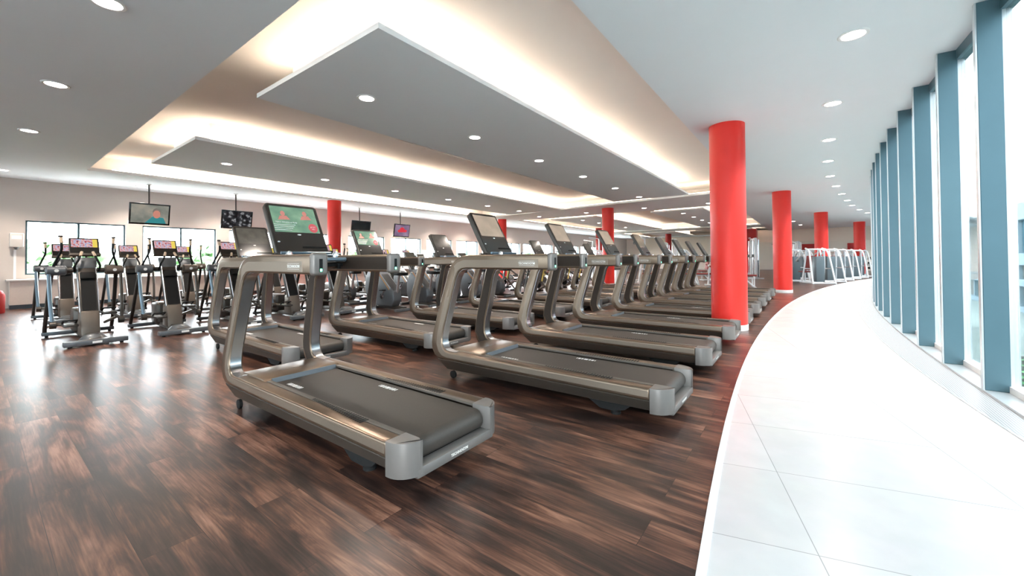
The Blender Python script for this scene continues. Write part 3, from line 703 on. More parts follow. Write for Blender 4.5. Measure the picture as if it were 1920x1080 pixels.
# ================================================================== ELLIPTICAL (cross trainer)
def make_elliptical(label):
    t = thing('cross_trainer', label, 'cross trainer', (0, 0, 0), 0, 'cross trainers facing the windows')
    b = B(); b.prism([(-.30, -.075), (.30, -.075), (.30, .04), (.12, .055), (-.12, .055), (-.30, .04)], .02, .085, 'z', basis((0, 0, 0), (0, 1, 0), (-1, 0, 0)).inverted().transposed() if False else None)
    b.bm.free(); b = B()
    b.prism([(.055, -.30), (.055, .30), (-.055, .30), (-.075, .12), (-.075, -.12), (-.055, -.30)], .02, .082, 'z')
    r = b.out('rear_base', M_EGREY, t, bevel=.010)
    b = B(); b.box(.055, .057, -.045, .045, .038, .066); b.out('logo_plate', M_MARK, r)
    for s in (-1, 1):
        B().lathe([(.02, 0), (.02, .022)], (0, s*.24, 0), 12).out('foot', M_RUBBER, t); B().lathe([(.02, 0), (.02, .022)], (-1.42, s*.33, 0), 12).out('foot', M_RUBBER, t)
    b = B(); b.prism([(-.05, .03), (-.05, .07), (-.14, .10), (-.50, .12), (-1.40, .08), (-1.40, .03)], -.06, .06, 'y'); b.out('spine', M_EDARK, t, bevel=.01)
    b = B(); b.lathe([(.15, .02), (.14, .07), (.09, .12), (.03, .135)], (-.22, 0, 0), 20); b.out('dome', M_EGREY, t)
    b = B(); b.prism([(-1.38, -.38), (-1.38, .38), (-1.47, .38), (-1.47, -.38)], .02, .075, 'z'); b.out('front_base', M_EGREY, t, bevel=.01)
    # pedestal and leaning column
    b = B(); b.prism([(-.42, .08), (-.50, .42), (-.72, .42), (-.74, .08)], -.095, .095, 'y'); b.out('pedestal', M_EPOD, t, bevel=.02)
    m = basis((-.52, 0, .40), (0, 1, 0), (-.30, 0, .62))
    b = B(); b.prism(rpoly(-.098, .098, 0, .70, .03), -.09, 0, 'z'); b.out('column', M_EDARK, t, bevel=.012, mtx=m)
    b = B(); b.prism(rpoly(-.072, .072, .02, .62, .02), 0, .006, 'z'); b.out('front_panel', M_BLACK, t, mtx=m)
    for s in (-1, 1):
        b = B(); b.tube([(s*.092, .0, .008), (s*.092, .69, .008)], .009, 8); b.out('edge_tube', M_SILVER, t, mtx=m)
    b = B(); b.prism([(-.075, .50), (.075, .50), (.075, .60), (-.075, .60)], .006, .05, 'z'); b.out('bottle_tray', M_BLACK, t, bevel=.01, mtx=m)
    b = B(); b.prism([(-.10, .68), (.10, .68), (.12, .86), (-.12, .86)], -.05, .005, 'z'); b.out('console_neck', M_EGREY, t, bevel=.015, mtx=m)
    # console
    mc = basis((-.95, 0, 1.21), (0, 1, 0), (-.16, 0, .30))
    b = B(); b.prism(rpoly(-.155, .155, 0, .285, .015), -.03, 0, 'z'); c = b.out('console', M_EDARK, t, bevel=.004, mtx=mc)
    b = B(); b.prism(rpoly(-.148, .148, .006, .279, .012), 0, .002, 'z'); b.out('glass_front', M_GLOSSK, c, mtx=mc)
    P = lambda a, h: mc @ Vector((a, h, .003))
    screen_quad('screen', SC['menu'], c, [P(-.135, .125), P(.085, .125), P(.085, .262), P(-.135, .262)])
    yl = emit('screen_yellow', (.80, .62, .12), .22) if 'screen_yellow' not in bpy.data.materials else bpy.data.materials['screen_yellow']
    screen_quad('menu_bar', yl, c, [P(.085, .125), P(.135, .125), P(.135, .262), P(.085, .262)])
    b = B(); b.prism(rpoly(-.16, .16, -.02, .012, .008), -.02, .03, 'z'); b.out('console_shelf', M_EDARK, t, mtx=mc)
    # crossbar with drum pods
    b = B(); b.tube([(-.90, -.33, .985), (-.90, .33, .985)], .035, 12); b.out('crossbar', M_EDARK, t)
    for s in (-1, 1):
        b = B(); b.lathe([(.05, -.10), (.068, -.085), (.068, .085), (.05, .10)], (-.86, s*.29, .985), 20, 'y'); pd = b.out('drum_pod', M_EPOD if s > 0 else M_EGREY, t)
        b = B(); b.lathe([(.022, -.004), (.022, .004)], (-.79, s*.29, .985), 12, 'x'); b.out('pod_badge', M_MARK, pd)
        # uprights from front base to pods
        b = B(); b.tube([(-1.42, s*.35, .06), (-1.30, s*.35, .25), (-.98, s*.33, .90), (-.90, s*.31, .97)], .024, 8, smooth=1); b.out('upright', M_EDARK, t)
        # swing lever: pod down to pedal arm, and up to hand grip
        b = B(); b.tube([(-.84, s*.36, .98), (-.72, s*.355, .60), (-.62, s*.34, .26)], .02, 8); b.out('swing_arm', M_BLUEG if s < 0 else M_EDARK, t)
        b = B(); b.tube([(-.86, s*.33, 1.0), (-.80, s*.29, 1.14), (-.72, s*.25, 1.27), (-.70, s*.255, 1.36), (-.72, s*.26, 1.46)], .014, 8, smooth=2); lv = b.out('moving_handle', M_BLACK, t)
        b = B(); b.tube([(-.703, s*.255, 1.37), (-.718, s*.26, 1.445)], .018, 10); b.out('grip', M_GRIP, lv)
        b = B(); b.lathe([(.024, 0), (.028, .012), (.018, .028)], (-.722, s*.262, 1.45), 10); b.box(-.76, -.72, s*.262-.012, s*.262+.012, 1.455, 1.475); b.out('grip_end', M_EDARK, lv)
        b = B(); b.tube([(-.82, s*.12, .97), (-.72, s*.13, 1.05), (-.70, s*.085, 1.15), (-.76, s*.06, 1.24)], .013, 8, smooth=2); fh = b.out('fixed_handle', M_BLACK, t)
        b = B(); b.tube([(-.72, s*.073, 1.19), (-.765, s*.055, 1.25)], .016, 8); b.out('grip', M_GRIP, fh)
        # pedals
        zp, xp = (.24, -.40) if s < 0 else (.36, -.58)
        b = B(); b.prism(rpoly(xp-.18, xp+.14, s*.20-.07, s*.20+.07, .04), zp, zp+.03, 'z'); pe = b.out('pedal', M_EDARK, t, bevel=.006)
        b = B(); b.tube([(xp-.10, s*.20-.06, zp+.03), (xp+.02, s*.20-.065, zp+.08), (xp+.10, s*.20-.04, zp+.085), (xp+.12, s*.20, zp+.085), (xp+.10, s*.20+.04, zp+.085), (xp+.02, s*.20+.065, zp+.08), (xp-.10, s*.20+.06, zp+.03)], .011, 8, smooth=1); b.out('pedal_rim', M_BLACK, pe)
        b = B(); b.tube([(xp-.10, s*.22, zp+.01), (-.63, s*.30, .26 if s < 0 else .30), (-1.30, s*.26, .16)], .022, 8); b.out('pedal_arm', M_EPOD, t)
        b = B(); b.lathe([(.05, -.03), (.05, .03)], (-.63, s*.335, .25), 14, 'y'); b.out('pivot', M_EDARK, t)
    b = B(); b.box(-1.42, -1.05, -.10, .10, .06, .42); b.out('flywheel_housing', M_EDARK, t, bevel=.05, seg=3)
    return t
E1 = make_elliptical('cross trainer nearest the camera, in front row beside the open floor'); E1.location = (-7.58, 1.00, 0)
E1['group'] = 'cross trainers in the row next to the treadmills'
for k in range(1, 5):
    dup(E1, (-7.58, 1.00+.925*k, 0), 0, 'cross trainer in the row next to the treadmills, %s from the camera' % ORD[k], E1['group'])
for k in range(0, 10):
    dup(E1, (-10.65, 1.08+.925*k, 0), 0, 'cross trainer in the row next to the windows, %s from the camera' % ORD[k], 'cross trainers in the row next to the windows')

# ================================================================== UPRIGHT BIKE (grey shell) and SPIN BIKE
def make_bike(label):
    t = thing('exercise_bike', label, 'exercise bike', (0, 0, 0), 0, 'grey exercise bikes')
    b = B(); b.box(-.04, .04, -.26, .26, 0, .06); b.out('rear_base', M_EGREY, t, bevel=.01)
    b = B(); b.box(-1.06, -.98, -.26, .26, 0, .06); b.out('front_base', M_EGREY, t, bevel=.01)
    b = B(); b.box(-1.0, 0, -.05, .05, .02, .09); b.out('spine', M_EDARK, t, bevel=.01)
    b = B(); b.prism([(-.32, .08), (-.24, .22), (-.26, .42), (-.42, .55), (-.70, .78), (-.86, .82), (-.98, .60), (-1.0, .30), (-.92, .08)], -.11, .11, 'y')
    sh = b.out('shell', M_EGREY, t, bevel=.03, seg=3)
    b = B(); b.prism([(-.36, .45), (-.76, .82), (-.80, .86), (-.36, .49)], -.114, .114, 'y'); b.out('trim_band', M_LIGHTSHELL, sh)
    b = B(); b.prism([(-.40, .44), (-.76, .78), (-.76, .81), (-.40, .47)], -.116, .116, 'y'); b.out('orange_band', M_ORANGE, sh)
    for s in (-1, 1):
        b = B(); b.tube([(-.62, s*.115, .30), (-.62, s*.145, .30)], .06, 16); b.tube([(-.62, s*.15, .30), (-.50, s*.16, .30-s*.14)], .014, 8); b.out('crank', M_CHROME, t)
        b = B(); b.box(-.55, -.45, s*.21-.05, s*.21+.05, .29-s*.14, .31-s*.14); b.out('pedal', M_BLACK, t)
    b = B(); b.tube([(-.30, 0, .30), (-.20, 0, .76)], .03, 12); b.out('seat_post', M_CHROME, t)
    b = B(); b.prism([(-.36, .03), (-.36, -.03), (-.22, -.06), (-.10, -.12), (-.02, -.11), (0, 0), (-.02, .11), (-.10, .12), (-.22, .06)], .76, .83, 'z'); b.out('saddle', M_BLACK, t, bevel=.02, seg=2)
    b = B(); b.tube([(-.86, 0, .75), (-.92, 0, 1.05)], .035, 12); b.out('handle_stem', M_EDARK, t)
    b = B(); b.tube([(-.60, -.20, 1.10), (-.72, -.22, 1.04), (-.88, -.16, 1.02), (-.92, 0, 1.02), (-.88, .16, 1.02), (-.72, .22, 1.04), (-.60, .20, 1.10)], .014, 8, smooth=2); b.out('handlebar', M_BLACK, t)
    mc = basis((-.90, 0, 1.06), (0, 1, 0), (-.14, 0, .26))
    b = B(); b.prism(rpoly(-.16, .16, 0, .27, .02), -.035, 0, 'z'); c = b.out('console', M_LIGHTSHELL, t, bevel=.006, mtx=mc)
    P = lambda a, h: mc @ Vector((a, h, .002))
    screen_quad('screen', SC['dim'], c, [P(-.13, .07), P(.13, .07), P(.13, .25), P(-.13, .25)])
    return t
bk = make_bike('grey shelled exercise bike with orange band, nearest of the bikes'); bk.location = (-6.95, 5.55, 0)
bk['group'] = 'grey exercise bikes in the row next to the treadmills'
lbl = 'grey shelled exercise bike in the row next to the treadmills, %s from the camera'
for k in range(1, 5): dup(bk, (-6.95, 5.55+.95*k, 0), 0, lbl % ORD[k])
def make_spin(label):
    t = thing('spin_bike', label, 'spin bike', (0, 0, 0), 0, 'black spin bikes')
    b = B(); b.box(-.03, .03, -.25, .25, 0, .05).box(-1.03, -.97, -.25, .25, 0, .05); b.out('base', M_BLACK, t, bevel=.008)
    b = B(); b.tube([(0, 0, .04), (-.35, 0, .40), (-1.0, 0, .05)], .03, 8); b.tube([(-.35, 0, .38), (-.85, 0, .72)], .035, 8); b.tube([(-1.0, 0, .05), (-.86, 0, .72)], .028, 8); b.out('frame', M_EDARK, t)
    b = B(); b.lathe([(.12, -.012), (.22, -.012), (.22, .012), (.12, .012)], (-.86, 0, .30), 30, 'y'); b.out('flywheel', M_CHROME, t)
    b = B(); b.prism([(-.55, .20), (-.50, .36), (-.78, .36), (-.78, .24)], .03, .05, 'y'); b.lathe([(.10, .03), (.10, .05)], (-.50, 0, .28), 18, 'y'); b.out('chain_guard', M_BLACK, t)
    b = B(); b.tube([(-.35, 0, .38), (-.26, 0, .78)], .024, 8); b.out('seat_post', M_YELLOW, t)
    b = B(); b.prism([(-.40, .03), (-.40, -.03), (-.26, -.06), (-.16, -.10), (-.10, 0), (-.16, .10), (-.26, .06)], .78, .83, 'z'); b.out('saddle', M_BLACK, t, bevel=.015)
    b = B(); b.tube([(-.85, 0, .72), (-.88, 0, 1.0)], .024, 8); b.tube([(-.66, -.2, 1.06), (-.84, -.2, 1.0), (-.90, 0, .99), (-.84, .2, 1.0), (-.66, .2, 1.06)], .015, 8, smooth=1); b.out('handlebar', M_BLACK, t)
    for s in (-1, 1):
        b = B(); b.tube([(-.50, s*.08, .28), (-.50+s*.16, s*.09, .28)], .012, 8); b.box(-.55+s*.16, -.45+s*.16, s*.14-.04, s*.14+.04, .265, .285); b.out('crank', M_CHROME, t)
    return t
sp = make_spin('black spin bike with yellow post nearest the treadmills'); sp.location = (-6.3, 10.6, 0)
k = 0
for i in range(5):
    for x in (-6.3, -8.3):
        if i == 0 and x == -6.3: continue
        dup(sp, (x, 10.6+.85*i, 0), 0, 'black spin bike, %s of the %s row behind the back treadmills' % (ORD[i], 'nearer' if x > -7 else 'farther'))
dup(sp, (-8.9, 9.6, 0), .3, 'black spin bike turned slightly, beside the farther row of spin bikes')
for i in range(4): dup(bk, (-9.0, 5.75+.95*i, 0), 0, 'grey shelled exercise bike in the middle row behind the others, %s from the camera' % ORD[i], 'grey exercise bikes in the middle row')
for i in range(4): dup(bk, (-11.6, 10.6+1.05*i, 0), 0, 'grey shelled exercise bike near the windows, %s from the camera' % ORD[i], 'grey exercise bikes near the windows')

# ================================================================== WEIGHT MACHINES
def make_press(label, cat='weight machine'):
    t = thing('weight_machine', label, cat, (0, 0, 0), 0, 'white framed weight machines')
    for s in (-1, 1):
        b = B(); b.tube([(.62, s*.42, .03), (.50, s*.40, .55), (.34, s*.36, 1.22), (.22, s*.34, 1.40), (0, s*.32, 1.46)], .035, 8, smooth=1)
        b.tube([(-.10, s*.42, .03), (.02, s*.38, .75), (.10, s*.34, 1.44)], .032, 8); b.tube([(-.12, s*.42, .035), (.66, s*.42, .035)], .032, 8)
        b.tube([(.0, s*.39, .62), (.46, s*.39, .62)], .022, 8)
        b.out('side_frame', M_WFRAME, t)
    for cx, cz, cw in ((.2, 1.42, .34), (-.10, .035, .42), (.62, .035, .42)): B().tube([(cx, -cw, cz), (cx, cw, cz)], .03, 8).out('cross_tube', M_WFRAME, t)
    b = B(); b.box(.12, .42, -.16, .16, .08, 1.12); sh = b.out('stack_shroud', M_SHROUD, t, bevel=.02)
    b = B()
    for k in range(12): b.box(.10, .13, -.10, .10, .12+k*.045, .155+k*.045)
    b.out('weight_stack', M_STACK, t)
    b = B(); b.tube([(-.12, 0, .04), (-.62, 0, .04), (-.62, 0, .42)], .032, 8).tube([(-.62, -.22, .035), (-.62, .22, .035)], .03, 8); b.out('seat_frame', M_WFRAME, t)
    b = B(); b.box(-.82, -.42, -.17, .17, .44, .50); b.out('seat', M_UPH, t, bevel=.02)
    b = B(); b.box(-.03, .03, -.16, .16, 0, .62); b.out('backrest', M_UPH, t, bevel=.02, mtx=Matrix.Translation((-.40, 0, .54)) @ Matrix.Rotation(.18, 4, 'Y'))
    for s in (-1, 1):
        b = B(); b.tube([(.10, s*.30, 1.36), (-.15, s*.40, 1.18), (-.48, s*.40, .98), (-.72, s*.30, .92)], .022, 8, smooth=1); ar = b.out('press_arm', M_WFRAME, t)
        b = B(); b.tube([(-.70, s*.32, .92), (-.74, s*.18, .93)], .02, 8); b.out('grip', M_BLACK, ar)
        b = B(); b.lathe([(.05, -.02), (.05, .02)], (.10, s*.33, 1.38), 14, 'y'); b.out('pivot', M_CHROME, t)
    return t
wm = make_press('white framed weight machine with red seat, nearest on the walkway edge'); wm.location = (.30, 20.9, 0); wm.rotation_euler[2] = -1.05
wpos = [(-.55, 22.4, -.9), (.75, 22.55, -1.15), (1.15, 24.3, -1.2), (-.2, 24.8, -1.0), (1.55, 25.9, -1.25), (.4, 27.3, -1.2), (2.0, 27.5, -1.3), (1.2, 29.2, -1.3), (2.35, 29.3, -1.3)]
wl = ['behind the nearest one, away from the walkway', 'just before the third red pillar on the walkway edge', 'just beyond the third red pillar on the walkway edge', 'beyond the third red pillar, inner side',
      'second beyond the third red pillar on the walkway edge', 'second beyond the third red pillar, inner side', 'third beyond the third red pillar on the walkway edge', 'third beyond the third red pillar, inner side', 'just in front of the farthest red pillar']
for (x, y, rz), l in zip(wpos, wl): dup(wm, (x, y, 0), rz, 'white framed weight machine '+l)
def make_bench(label):
    t = thing('weight_bench', label, 'weight bench', (0, 0, 0), 0, 'red padded weight benches')
    b = B(); b.box(-.62, .55, -.13, .13, .42, .48); b.out('pad', M_UPH, t, bevel=.02)
    b = B(); b.tube([(-.5, 0, .40), (.5, 0, .40)], .03, 8).tube([(-.40, 0, .40), (-.15, 0, .03)], .03, 8).tube([(.10, 0, .40), (.45, 0, .06)], .03, 8).tube([(-.15, -.25, .03), (-.15, .25, .03)], .03, 8).tube([(.48, -.3, .03), (.48, .3, .03)], .03, 8).tube([(.45, -.2, .05), (.45, -.2, .40)], .02, 8).tube([(.45, .2, .05), (.45, .2, .40)], .02, 8).tube([(.45, -.2, .40), (.45, .2, .40)], .02, 8)
    b.out('frame', M_WFRAME, t)
    return t
be = make_bench('red padded weight bench between the first two red pillars'); be.location = (-1.95, 16.6, 0); be.rotation_euler[2] = .25
dup(be, (-3.4, 17.6, 0), .4, 'red padded weight bench behind another, nearer the middle of the hall')
tw = B()
for k in range(5): tw.box(-.30+k*.08, -.255+k*.08, -.135, .135, .0, .012)
# a striped towel draped over a raised backrest
tb = thing('incline_bench', 'incline bench with red and white striped backrest beside the second red pillar', 'weight bench', (-2.75, 17.3, 0), .2)
b = B(); b.box(-.5, .05, -.14, .14, 0, .06); pd = b.out('backrest', M_UPH, tb, bevel=.015, mtx=Matrix.Translation((0, 0, .58)) @ Matrix.Rotation(.5, 4, 'Y'))
b = B()
for k in range(3): b.box(-.42+k*.16, -.36+k*.16, -.145, .145, -.004, .066)
b.out('white_stripe', M_UPHW, pd, mtx=Matrix.Translation((0, 0, .58)) @ Matrix.Rotation(.5, 4, 'Y'))
b = B(); b.box(.02, .42, -.16, .16, .46, .52); b.out('seat', M_UPH, tb, bevel=.015)
b = B(); b.tube([(-.45, 0, .03), (.40, 0, .03)], .03, 8).tube([(.2, 0, .46), (.2, 0, .03)], .03, 8).tube([(-.35, 0, .03), (-.30, 0, .70)], .025, 8).tube([(-.45, -.3, .03), (-.45, .3, .03)], .03, 8).tube([(.40, -.25, .03), (.40, .25, .03)], .03, 8); b.out('frame', M_WFRAME, tb)
tw.bm.free()
def make_cable(label):
    t = thing('cable_machine', label, 'cable machine', (0, 0, 0), 0, 'tall cable machines')
    for s in (-1, 1):
        b = B(); b.box(-.06, .06, s*.9-.16, s*.9+.16, .04, 2.05); b.out('tower', M_WFRAME, t, bevel=.01)
        b = B(); b.box(.06, .14, s*.9-.12, s*.9+.12, .10, .95); b.out('weight_stack', M_STACK, t)
        b = B(); b.tube([(.12, s*.78, .06), (.12, s*.78, 2.0)], .014, 6).tube([(.12, s*1.02, .06), (.12, s*1.02, 2.0)], .014, 6).tube([(-.12, s*.9, .06), (-.12, s*.9, 2.0)], .02, 6); b.out('guide_rod', M_CHROME, t)
        b = B(); b.box(-.17, -.09, s*.9-.06, s*.9+.06, 1.1, 1.26).tube([(-.14, s*.9, 1.16), (-.28, s*.86, 1.06)], .008, 6).tube([(-.28, s*.8, 1.06), (-.28, s*.92, 1.06)], .014, 6); b.out('pulley_carriage', M_EDARK, t)
        b = B(); b.box(-.35, .35, s*.9-.04, s*.9+.04, 0, .06); b.out('foot', M_WFRAME, t)
    b = B(); b.box(-.05, .05, -.95, .95, 2.0, 2.10); b.tube([(-.05, -.35, 1.98), (-.18, -.25, 2.14), (-.18, .25, 2.14), (-.05, .35, 1.98)], .015, 8); b.out('top_beam', M_WFRAME, t)
    return t
cm = make_cable('tall silver cable machine in front of the broad square red pillar'); cm.location = (-2.2, 24.6, 0); cm.rotation_euler[2] = .2
for x, y, l in ((-3.9, 26.5, 'behind another one, towards the middle of the hall'), (-1.0, 28.0, 'behind the second red pillar'), (-.5, 31.5, 'far back between the last two pillars'), (-5.6, 22.5, 'seen between the treadmill consoles and the large pillar'), (-7.3, 27.0, 'farthest towards the windows')):
    dup(cm, (x, y, 0), .2, 'tall silver cable machine '+l)
def make_pull(label):
    t = thing('pulldown_machine', label, 'weight machine', (0, 0, 0), 0, 'pulldown machines')
    b = B(); b.tube([(0, 0, .03), (0, 0, 2.05), (-.5, 0, 2.12)], .04, 8).tube([(-.8, 0, .04), (.4, 0, .04)], .035, 8).tube([(.35, -.3, .03), (.35, .3, .03)], .03, 8).tube([(-.8, -.3, .03), (-.8, .3, .03)], .03, 8); b.out('frame', M_WFRAME, t)
    b = B(); b.box(.05, .25, -.15, .15, .08, 1.1); b.out('stack_shroud', M_SHROUD, t, bevel=.02)
    b = B(); b.box(-.72, -.38, -.16, .16, .44, .50); b.out('seat', M_UPH, t, bevel=.02); b = B(); b.tube([(-.55, 0, .04), (-.55, 0, .44)], .03, 8); b.out('seat_post', M_WFRAME, t)
    b = B(); b.tube([(-.5, -.55, 1.78), (-.5, -.35, 1.86), (-.5, .35, 1.86), (-.5, .55, 1.78)], .014, 8).tube([(-.5, 0, 1.86), (-.5, 0, 2.1)], .006, 6); b.out('pull_bar', M_EDARK, t)
    return t
pm = make_pull('pulldown machine with long curved bar behind the third red pillar'); pm.location = (-.75, 26.0, 0); pm.rotation_euler[2] = 1.2
for x, y, l in ((-8.0, 18.0, 'seen over the second and third treadmill consoles'), (-6.2, 19.2, 'seen over the fifth treadmill console'), (-9.5, 20.5, 'near the windows beyond the spin bikes')):
    dup(pm, (x, y, 0), .3, 'pulldown machine with curved bar '+l)
for i, (x, y, rz, l) in enumerate(((-4.6, 16.6, .3, 'beyond the back treadmills, nearest'), (-5.8, 17.4, .3, 'beyond the back treadmills, second'), (-4.4, 18.6, .3, 'behind the farthest back row treadmill'), (-7.4, 16.4, .2, 'behind the round pillar in mid hall'), (-9.2, 16.0, .2, 'beyond the spin bikes'), (-3.5, 21.2, .6, 'in mid hall, before the tall cable machine'))):
    dup(wm, (x, y, 0), rz, 'white framed weight machine '+l, 'white framed weight machines in the middle of the hall')
# dumbbell racks
def make_rack(label):
    t = thing('dumbbell_rack', label, 'dumbbell rack', (0, 0, 0), 0, 'dumbbell racks at the far end')
    b = B()
    for s in (-1, 1): b.tube([(s*.95, .18, 0), (s*.95, -.1, 1.1)], .03, 8).tube([(s*.95, -.25, .03), (s*.95, .25, .03)], .03, 8)
    for k in range(3): b.box(-.98, .98, .02-.09*k, .10-.09*k, .28+k*.32, .31+k*.32)
    b.out('frame', M_EDARK, t)
    return t
rk = make_rack('long black dumbbell rack at the far end beside the glass wall'); rk.location = (3.9, 34.2, 0)
rk2 = dup(rk, (1.6, 35.0, 0), 0, 'long black dumbbell rack at the far end behind the weight machines')
b = B(); b.lathe([(.055, -.12), (.065, -.11), (.065, -.06), (.018, -.055), (.018, .055), (.065, .06), (.065, .11), (.055, .12)], (0, 0, 0), 10, 'y'); db = b.out('dumbbell', M_RUBBER)
first = True
for ri, r in enumerate(((3.9, 34.2), (1.6, 35.0))):
    for k in range(3):
        for i in range(8):
            o = db if first else db.copy()
            if not first: COL.objects.link(o)
            first = False
            o.location = (r[0]-.82+i*.235, r[1]+.06-.09*k, .31+k*.32+.066)
            tag(o, 'black dumbbell %s along the %s shelf of the rack %s' % (ORD[i], ['bottom', 'middle', 'top'][k], 'beside the glass wall' if ri == 0 else 'behind the weight machines'), 'dumbbell', 'dumbbells on the far racks')

# red panels on the far wall, dark screen over a pale poster
for x, wd, z0, z1, l in ((-1.6, .35, 1.55, 2.2, 'small red panel on the far wall, seen left of the third pillar'), (.25, .9, 1.7, 2.2, 'wide red panel on the far wall, seen beside the third pillar'), (3.0, .45, 1.65, 2.2, 'red panel on the far wall, seen beside the farthest pillar')):
    tag(B().box(x-wd/2, x+wd/2, YB-.06, YB, z0, z1).out('wall_panel', M_DRED, bevel=.01), l, 'panel', 'red panels on the far wall')
t = tag(B().box(4.35, 5.0, YB-.08, YB, 1.75, 2.25).out('wall_screen', M_BLACK, bevel=.01), 'dark wall screen at the far end beside the glass wall', 'screen')
t = tag(B().box(4.4, 4.95, YB-.03, YB, 1.1, 1.7).out('poster', mat('poster_green', (.45, .65, .55), .6)), 'pale green poster below the dark screen on the far wall', 'poster')

# ================================================================== TELEVISIONS
def television(y, kind, label):
    t = thing('television', label, 'television', (-13.95, y, 2.08), 0, 'televisions hanging by the windows')
    m = Matrix.Rotation(math.radians(12), 4, 'Y')
    b = B(); b.box(-.05, 0, -.41, .41, 0, .56); b.out('casing', M_GLOSSK, t, bevel=.01, mtx=m)
    P = lambda a, h: m @ Vector((.002, a, h))
    s = screen_quad('screen', SC[kind], t, [P(-.375, .045), P(.375, .045), P(.375, .525), P(-.375, .525)])
    b = B(); b.tube([(-.04, 0, .35), (-.06, 0, 1.07)], .018, 10); b.out('ceiling_rod', M_EDARK, t)
    b = B(); b.box(-.11, -.04, -.10, .10, .24, .40); b.out('bracket', M_EDARK, t)
    b = B(); b.lathe([(.05, 1.06), (.05, 1.08)], (-.06, 0, 0), 14); b.out('ceiling_plate', M_WHITE, t)
    return t
tvk = [(2.80, 'film', 'flat television showing a man in a film, nearest of the hanging ones'), (4.80, 'bw', 'flat television with a black and white picture, second from the camera'),
       (9.0, 'off', 'switched off flat television just past the red pillar by the windows'), (10.95, 'car', 'flat television showing a racing car, above the bikes')]
for y, k, l in tvk:
    t = television(y, k, l)
    if k == 'car':
        m = Matrix.Rotation(math.radians(12), 4, 'Y'); rc = mat('pictured_red', (.5, .03, .05), .5, emis=(.5, .03, .05), es=.2)
        b = B(); b.prism([(-.18, .20), (.22, .22), (.26, .30), (.12, .34), (.05, .42), (-.08, .41), (-.14, .32), (-.24, .28)], .004, .006, 'x'); b.out('pictured_car', rc, t, mtx=m)
    if k == 'film':
        m = Matrix.Rotation(math.radians(12), 4, 'Y')
        sk = mat('pictured_skin', (.50, .20, .15), .5, emis=(.50, .20, .15), es=.16); te = mat('pictured_shirt', (.03, .22, .24), .5, emis=(.03, .22, .24), es=.14)
        b = B(); b.prism([(.13+.075*math.cos(a)*(1-.12*math.sin(a)), .30+.12*math.sin(a)) for a in [2*PI*i/20 for i in range(20)]], .004, .006, 'x'); b.out('pictured_face', sk, t, mtx=m)
        hr = mat('pictured_hair', (.16, .14, .12), .5, emis=(.2, .18, .16), es=.14)
        b = B(); b.prism([(.13+.088*math.cos(a), .335+.115*math.sin(a)) for a in [PI*(-.05+1.1*i/14) for i in range(15)]]+[(.13+.05*math.cos(a), .36+.03*math.sin(a)) for a in [PI*(1-i/6) for i in range(7)]], .0062, .0075, 'x'); b.out('pictured_hair', hr, t, mtx=m)
        b = B(); b.prism([(-.10, .046), (.33, .046), (.27, .20), (.05, .22)], .003, .005, 'x'); b.out('pictured_shirt', te, t, mtx=m)

# ================================================================== SMALL WALL THINGS
t = thing('towel_dispenser', 'grey wall dispenser beside the first window', 'dispenser', (XW, .66, 1.42))
B().box(0, .16, -.11, .11, .06, .40).out('casing', M_SILL, t, bevel=.02); B().box(.161, .163, -.08, .08, .25, .34).out('label_plate', M_WHITE, t)
b = B(); b.lathe([(.02, 0), (.05, .06)], (.08, 0, 0), 12); b.out('nozzle', M_EGREY, t)
t = thing('cable_duct', 'white cable duct running down the wall below the dispenser', 'duct', (XW, .64, .70))
B().box(0, .03, -.02, .02, 0, .72).out('duct', M_WHITE, t)
t = thing('litter_bin', 'rounded red bin at the left end of the window bench', 'bin', (-14.15, .30, 0))
b = B(); b.lathe([(.15, 0), (.16, .02), (.16, .40), (.12, .49), (.03, .52)], seg=24); b.out('body', M_DRED, t)
for i, y in enumerate((.8+2.16*6-.18, .8+2.16*9-.18)):
    t = tag(B().box(XW, XW+.02, y-.14, y+.14, 1.2, 1.6).out('notice', M_WHITE, bevel=.003), 'white notice on the pier between windows, %s from the camera' % ORD[i], 'notice', 'notices on the window piers')

# ================================================================== OUTSIDE
M_GRASS = foliage_mat('grass', (.05, .12, .03), (.12, .22, .07), 3)
b = B(); b.box(-140, 120, -90, 220, -4.3, -4.0); g = b.out('ground_outside', mat('bounce_paving', (.52, .53, .52), .85, noise=.08, scale=.3)); g['kind'] = 'structure'  # paleness added to bounce daylight up onto the ceilings indoors
b = B(); b.box(2.2, 15.4, -40, 200, -4.0, -3.95); g = b.out('ground_courtyard', mat('planted_courtyard', (.24, .29, .27), .9, noise=.3, scale=.8)); g['kind'] = 'structure'
M_LEAF = foliage_mat('bush_leaves', (.10, .20, .09), (.24, .36, .20), 4)
M_LEAF2 = foliage_mat('conifer_leaves', (.07, .30, .10), (.30, .62, .26), 8)
def crown(b, c, rad, n, rnd, size):
    for i in range(n):
        u = rnd.random()*2-1; a = rnd.random()*2*PI; q = math.sqrt(1-u*u); rr_ = .75+.3*rnd.random()
        p = Vector((c[0]+rad[0]*q*math.cos(a)*rr_, c[1]+rad[1]*q*math.sin(a)*rr_, c[2]+rad[2]*u*rr_))
        d = Vector((rnd.gauss(0, 1), rnd.gauss(0, 1), rnd.gauss(0, 1))).normalized(); e = d.orthogonal().normalized(); f = d.cross(e)
        s = size*(.6+.8*rnd.random())
        b.bm.faces.new([b.bm.verts.new(p+e*s*math.cos(t)+f*s*.7*math.sin(t)) for t in (0, 1.3, 2.6, 3.9, 5.1)])
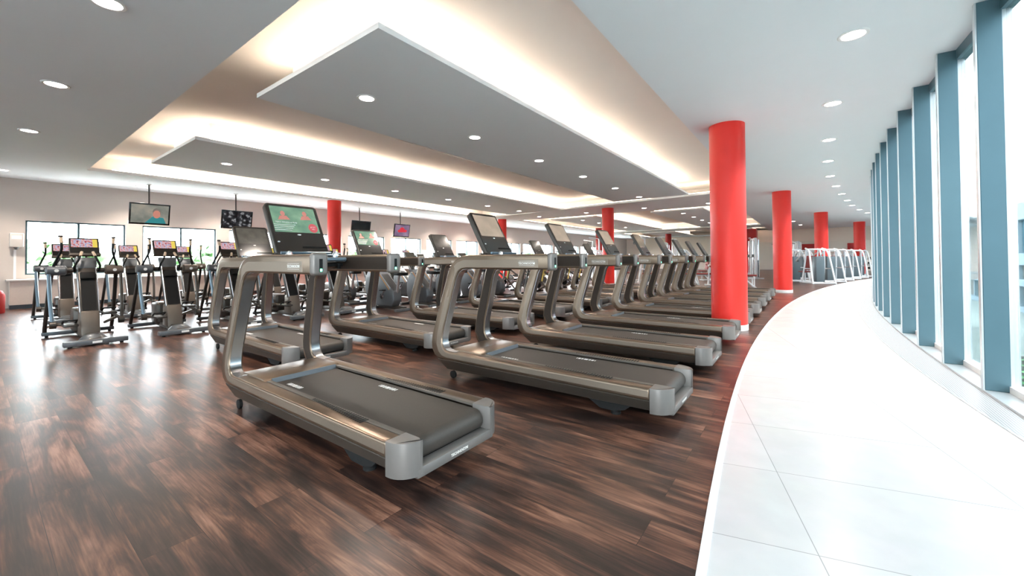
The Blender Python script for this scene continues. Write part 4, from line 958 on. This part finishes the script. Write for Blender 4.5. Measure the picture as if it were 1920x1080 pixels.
def bush(x, y, r, top, label, seed, n=2600):
    t = thing('tree', label, 'tree', (x, y, -4), 0, 'pale green trees outside the windows'); rnd = random.Random(seed)
    b = B(); crown(b, (0, 0, top+4-r*1.1), (r, r, r*1.1), n, rnd, .26)
    bmesh.ops.create_icosphere(b.bm, subdivisions=2, radius=1, matrix=Matrix.Translation((0, 0, top+4-r*1.1)) @ Matrix.Diagonal((r*.8, r*.8, r*.9, 1)))
    b.out('crown', M_LEAF, t)
    b = B(); b.tube([(0, 0, 0), (.05, 0, 2), (0, .05, top+4-r*1.5)], .16, 8); b.out('trunk', M_EPOD, t)
for i, (x, y, r, top) in enumerate(((-22.5, 1.7, 2.4, 1.75), (-24, 7.4, 2.4, 1.8), (-23, 13.2, 2.3, 1.7), (-26, 19, 2.8, 1.4), (-25, 27, 2.8, 1.6), (-26, 38, 3.2, 1.7), (-27, 50, 3.5, 2.0))):
    bush(x, y, r, top, 'pale green tree outside the window wall, %s from the camera' % ORD[i], i+1)
# opposite building
t = thing('office_building', 'long office building with pale bands and dark glazing across the courtyard', 'building', (15.5, 0, -4))
M_BAND = mat('facade_band', (.24, .33, .38), .6); M_BGL = mat('facade_glazing', (.05, .12, .15), .4); M_BROWN = mat('facade_blind', (.16, .15, .12), .7)
for z0, z1 in ((0, .5), (2.35, 2.95), (4.25, 5.3), (8.3, 9.8)): B().box(0, 12, -20, 160, z0, z1).out('facade_band', M_BAND, t)
for z0, z1, m in ((.5, 2.35, M_BROWN), (2.95, 4.25, M_BROWN), (5.3, 8.3, M_BGL)): B().box(.5, 11.5, -19.5, 159.5, z0, z1).out('glazing', m, t)
b = B()
for k in range(60): b.box(.25, .5, -18+k*3-.12, -18+k*3+.12, .5, 8.3)
b.out('facade_column', M_BAND, t)['kind'] = 'stuff'
t = thing('conifer', 'bright green conifer standing just outside the curved glass wall', 'tree', (3.45, 12.4, -4))
b = B(); rnd = random.Random(5)
for k in range(26):
    f = k/25; z = .6+f*2.55; rad = 1.15*(1-f)+.05
    for i in range(int(46*(1-f)+6)):
        a = rnd.random()*2*PI; L_ = rad*(.7+.4*rnd.random()); d = Vector((math.cos(a), math.sin(a), -.25)); sd = Vector((-math.sin(a), math.cos(a), 0))*.05
        p = Vector((0, 0, z)); q = p+d*L_
        b.bm.faces.new([b.bm.verts.new(v) for v in (p+d*L_*.3, p+d*L_*.7+sd*1.6, q, p+d*L_*.7-sd*1.6)])
b.out('crown', M_LEAF2, t)
b = B(); b.tube([(0, 0, 0), (0, 0, 3.1)], (.09, .02), 8); b.out('trunk', M_EPOD, t)
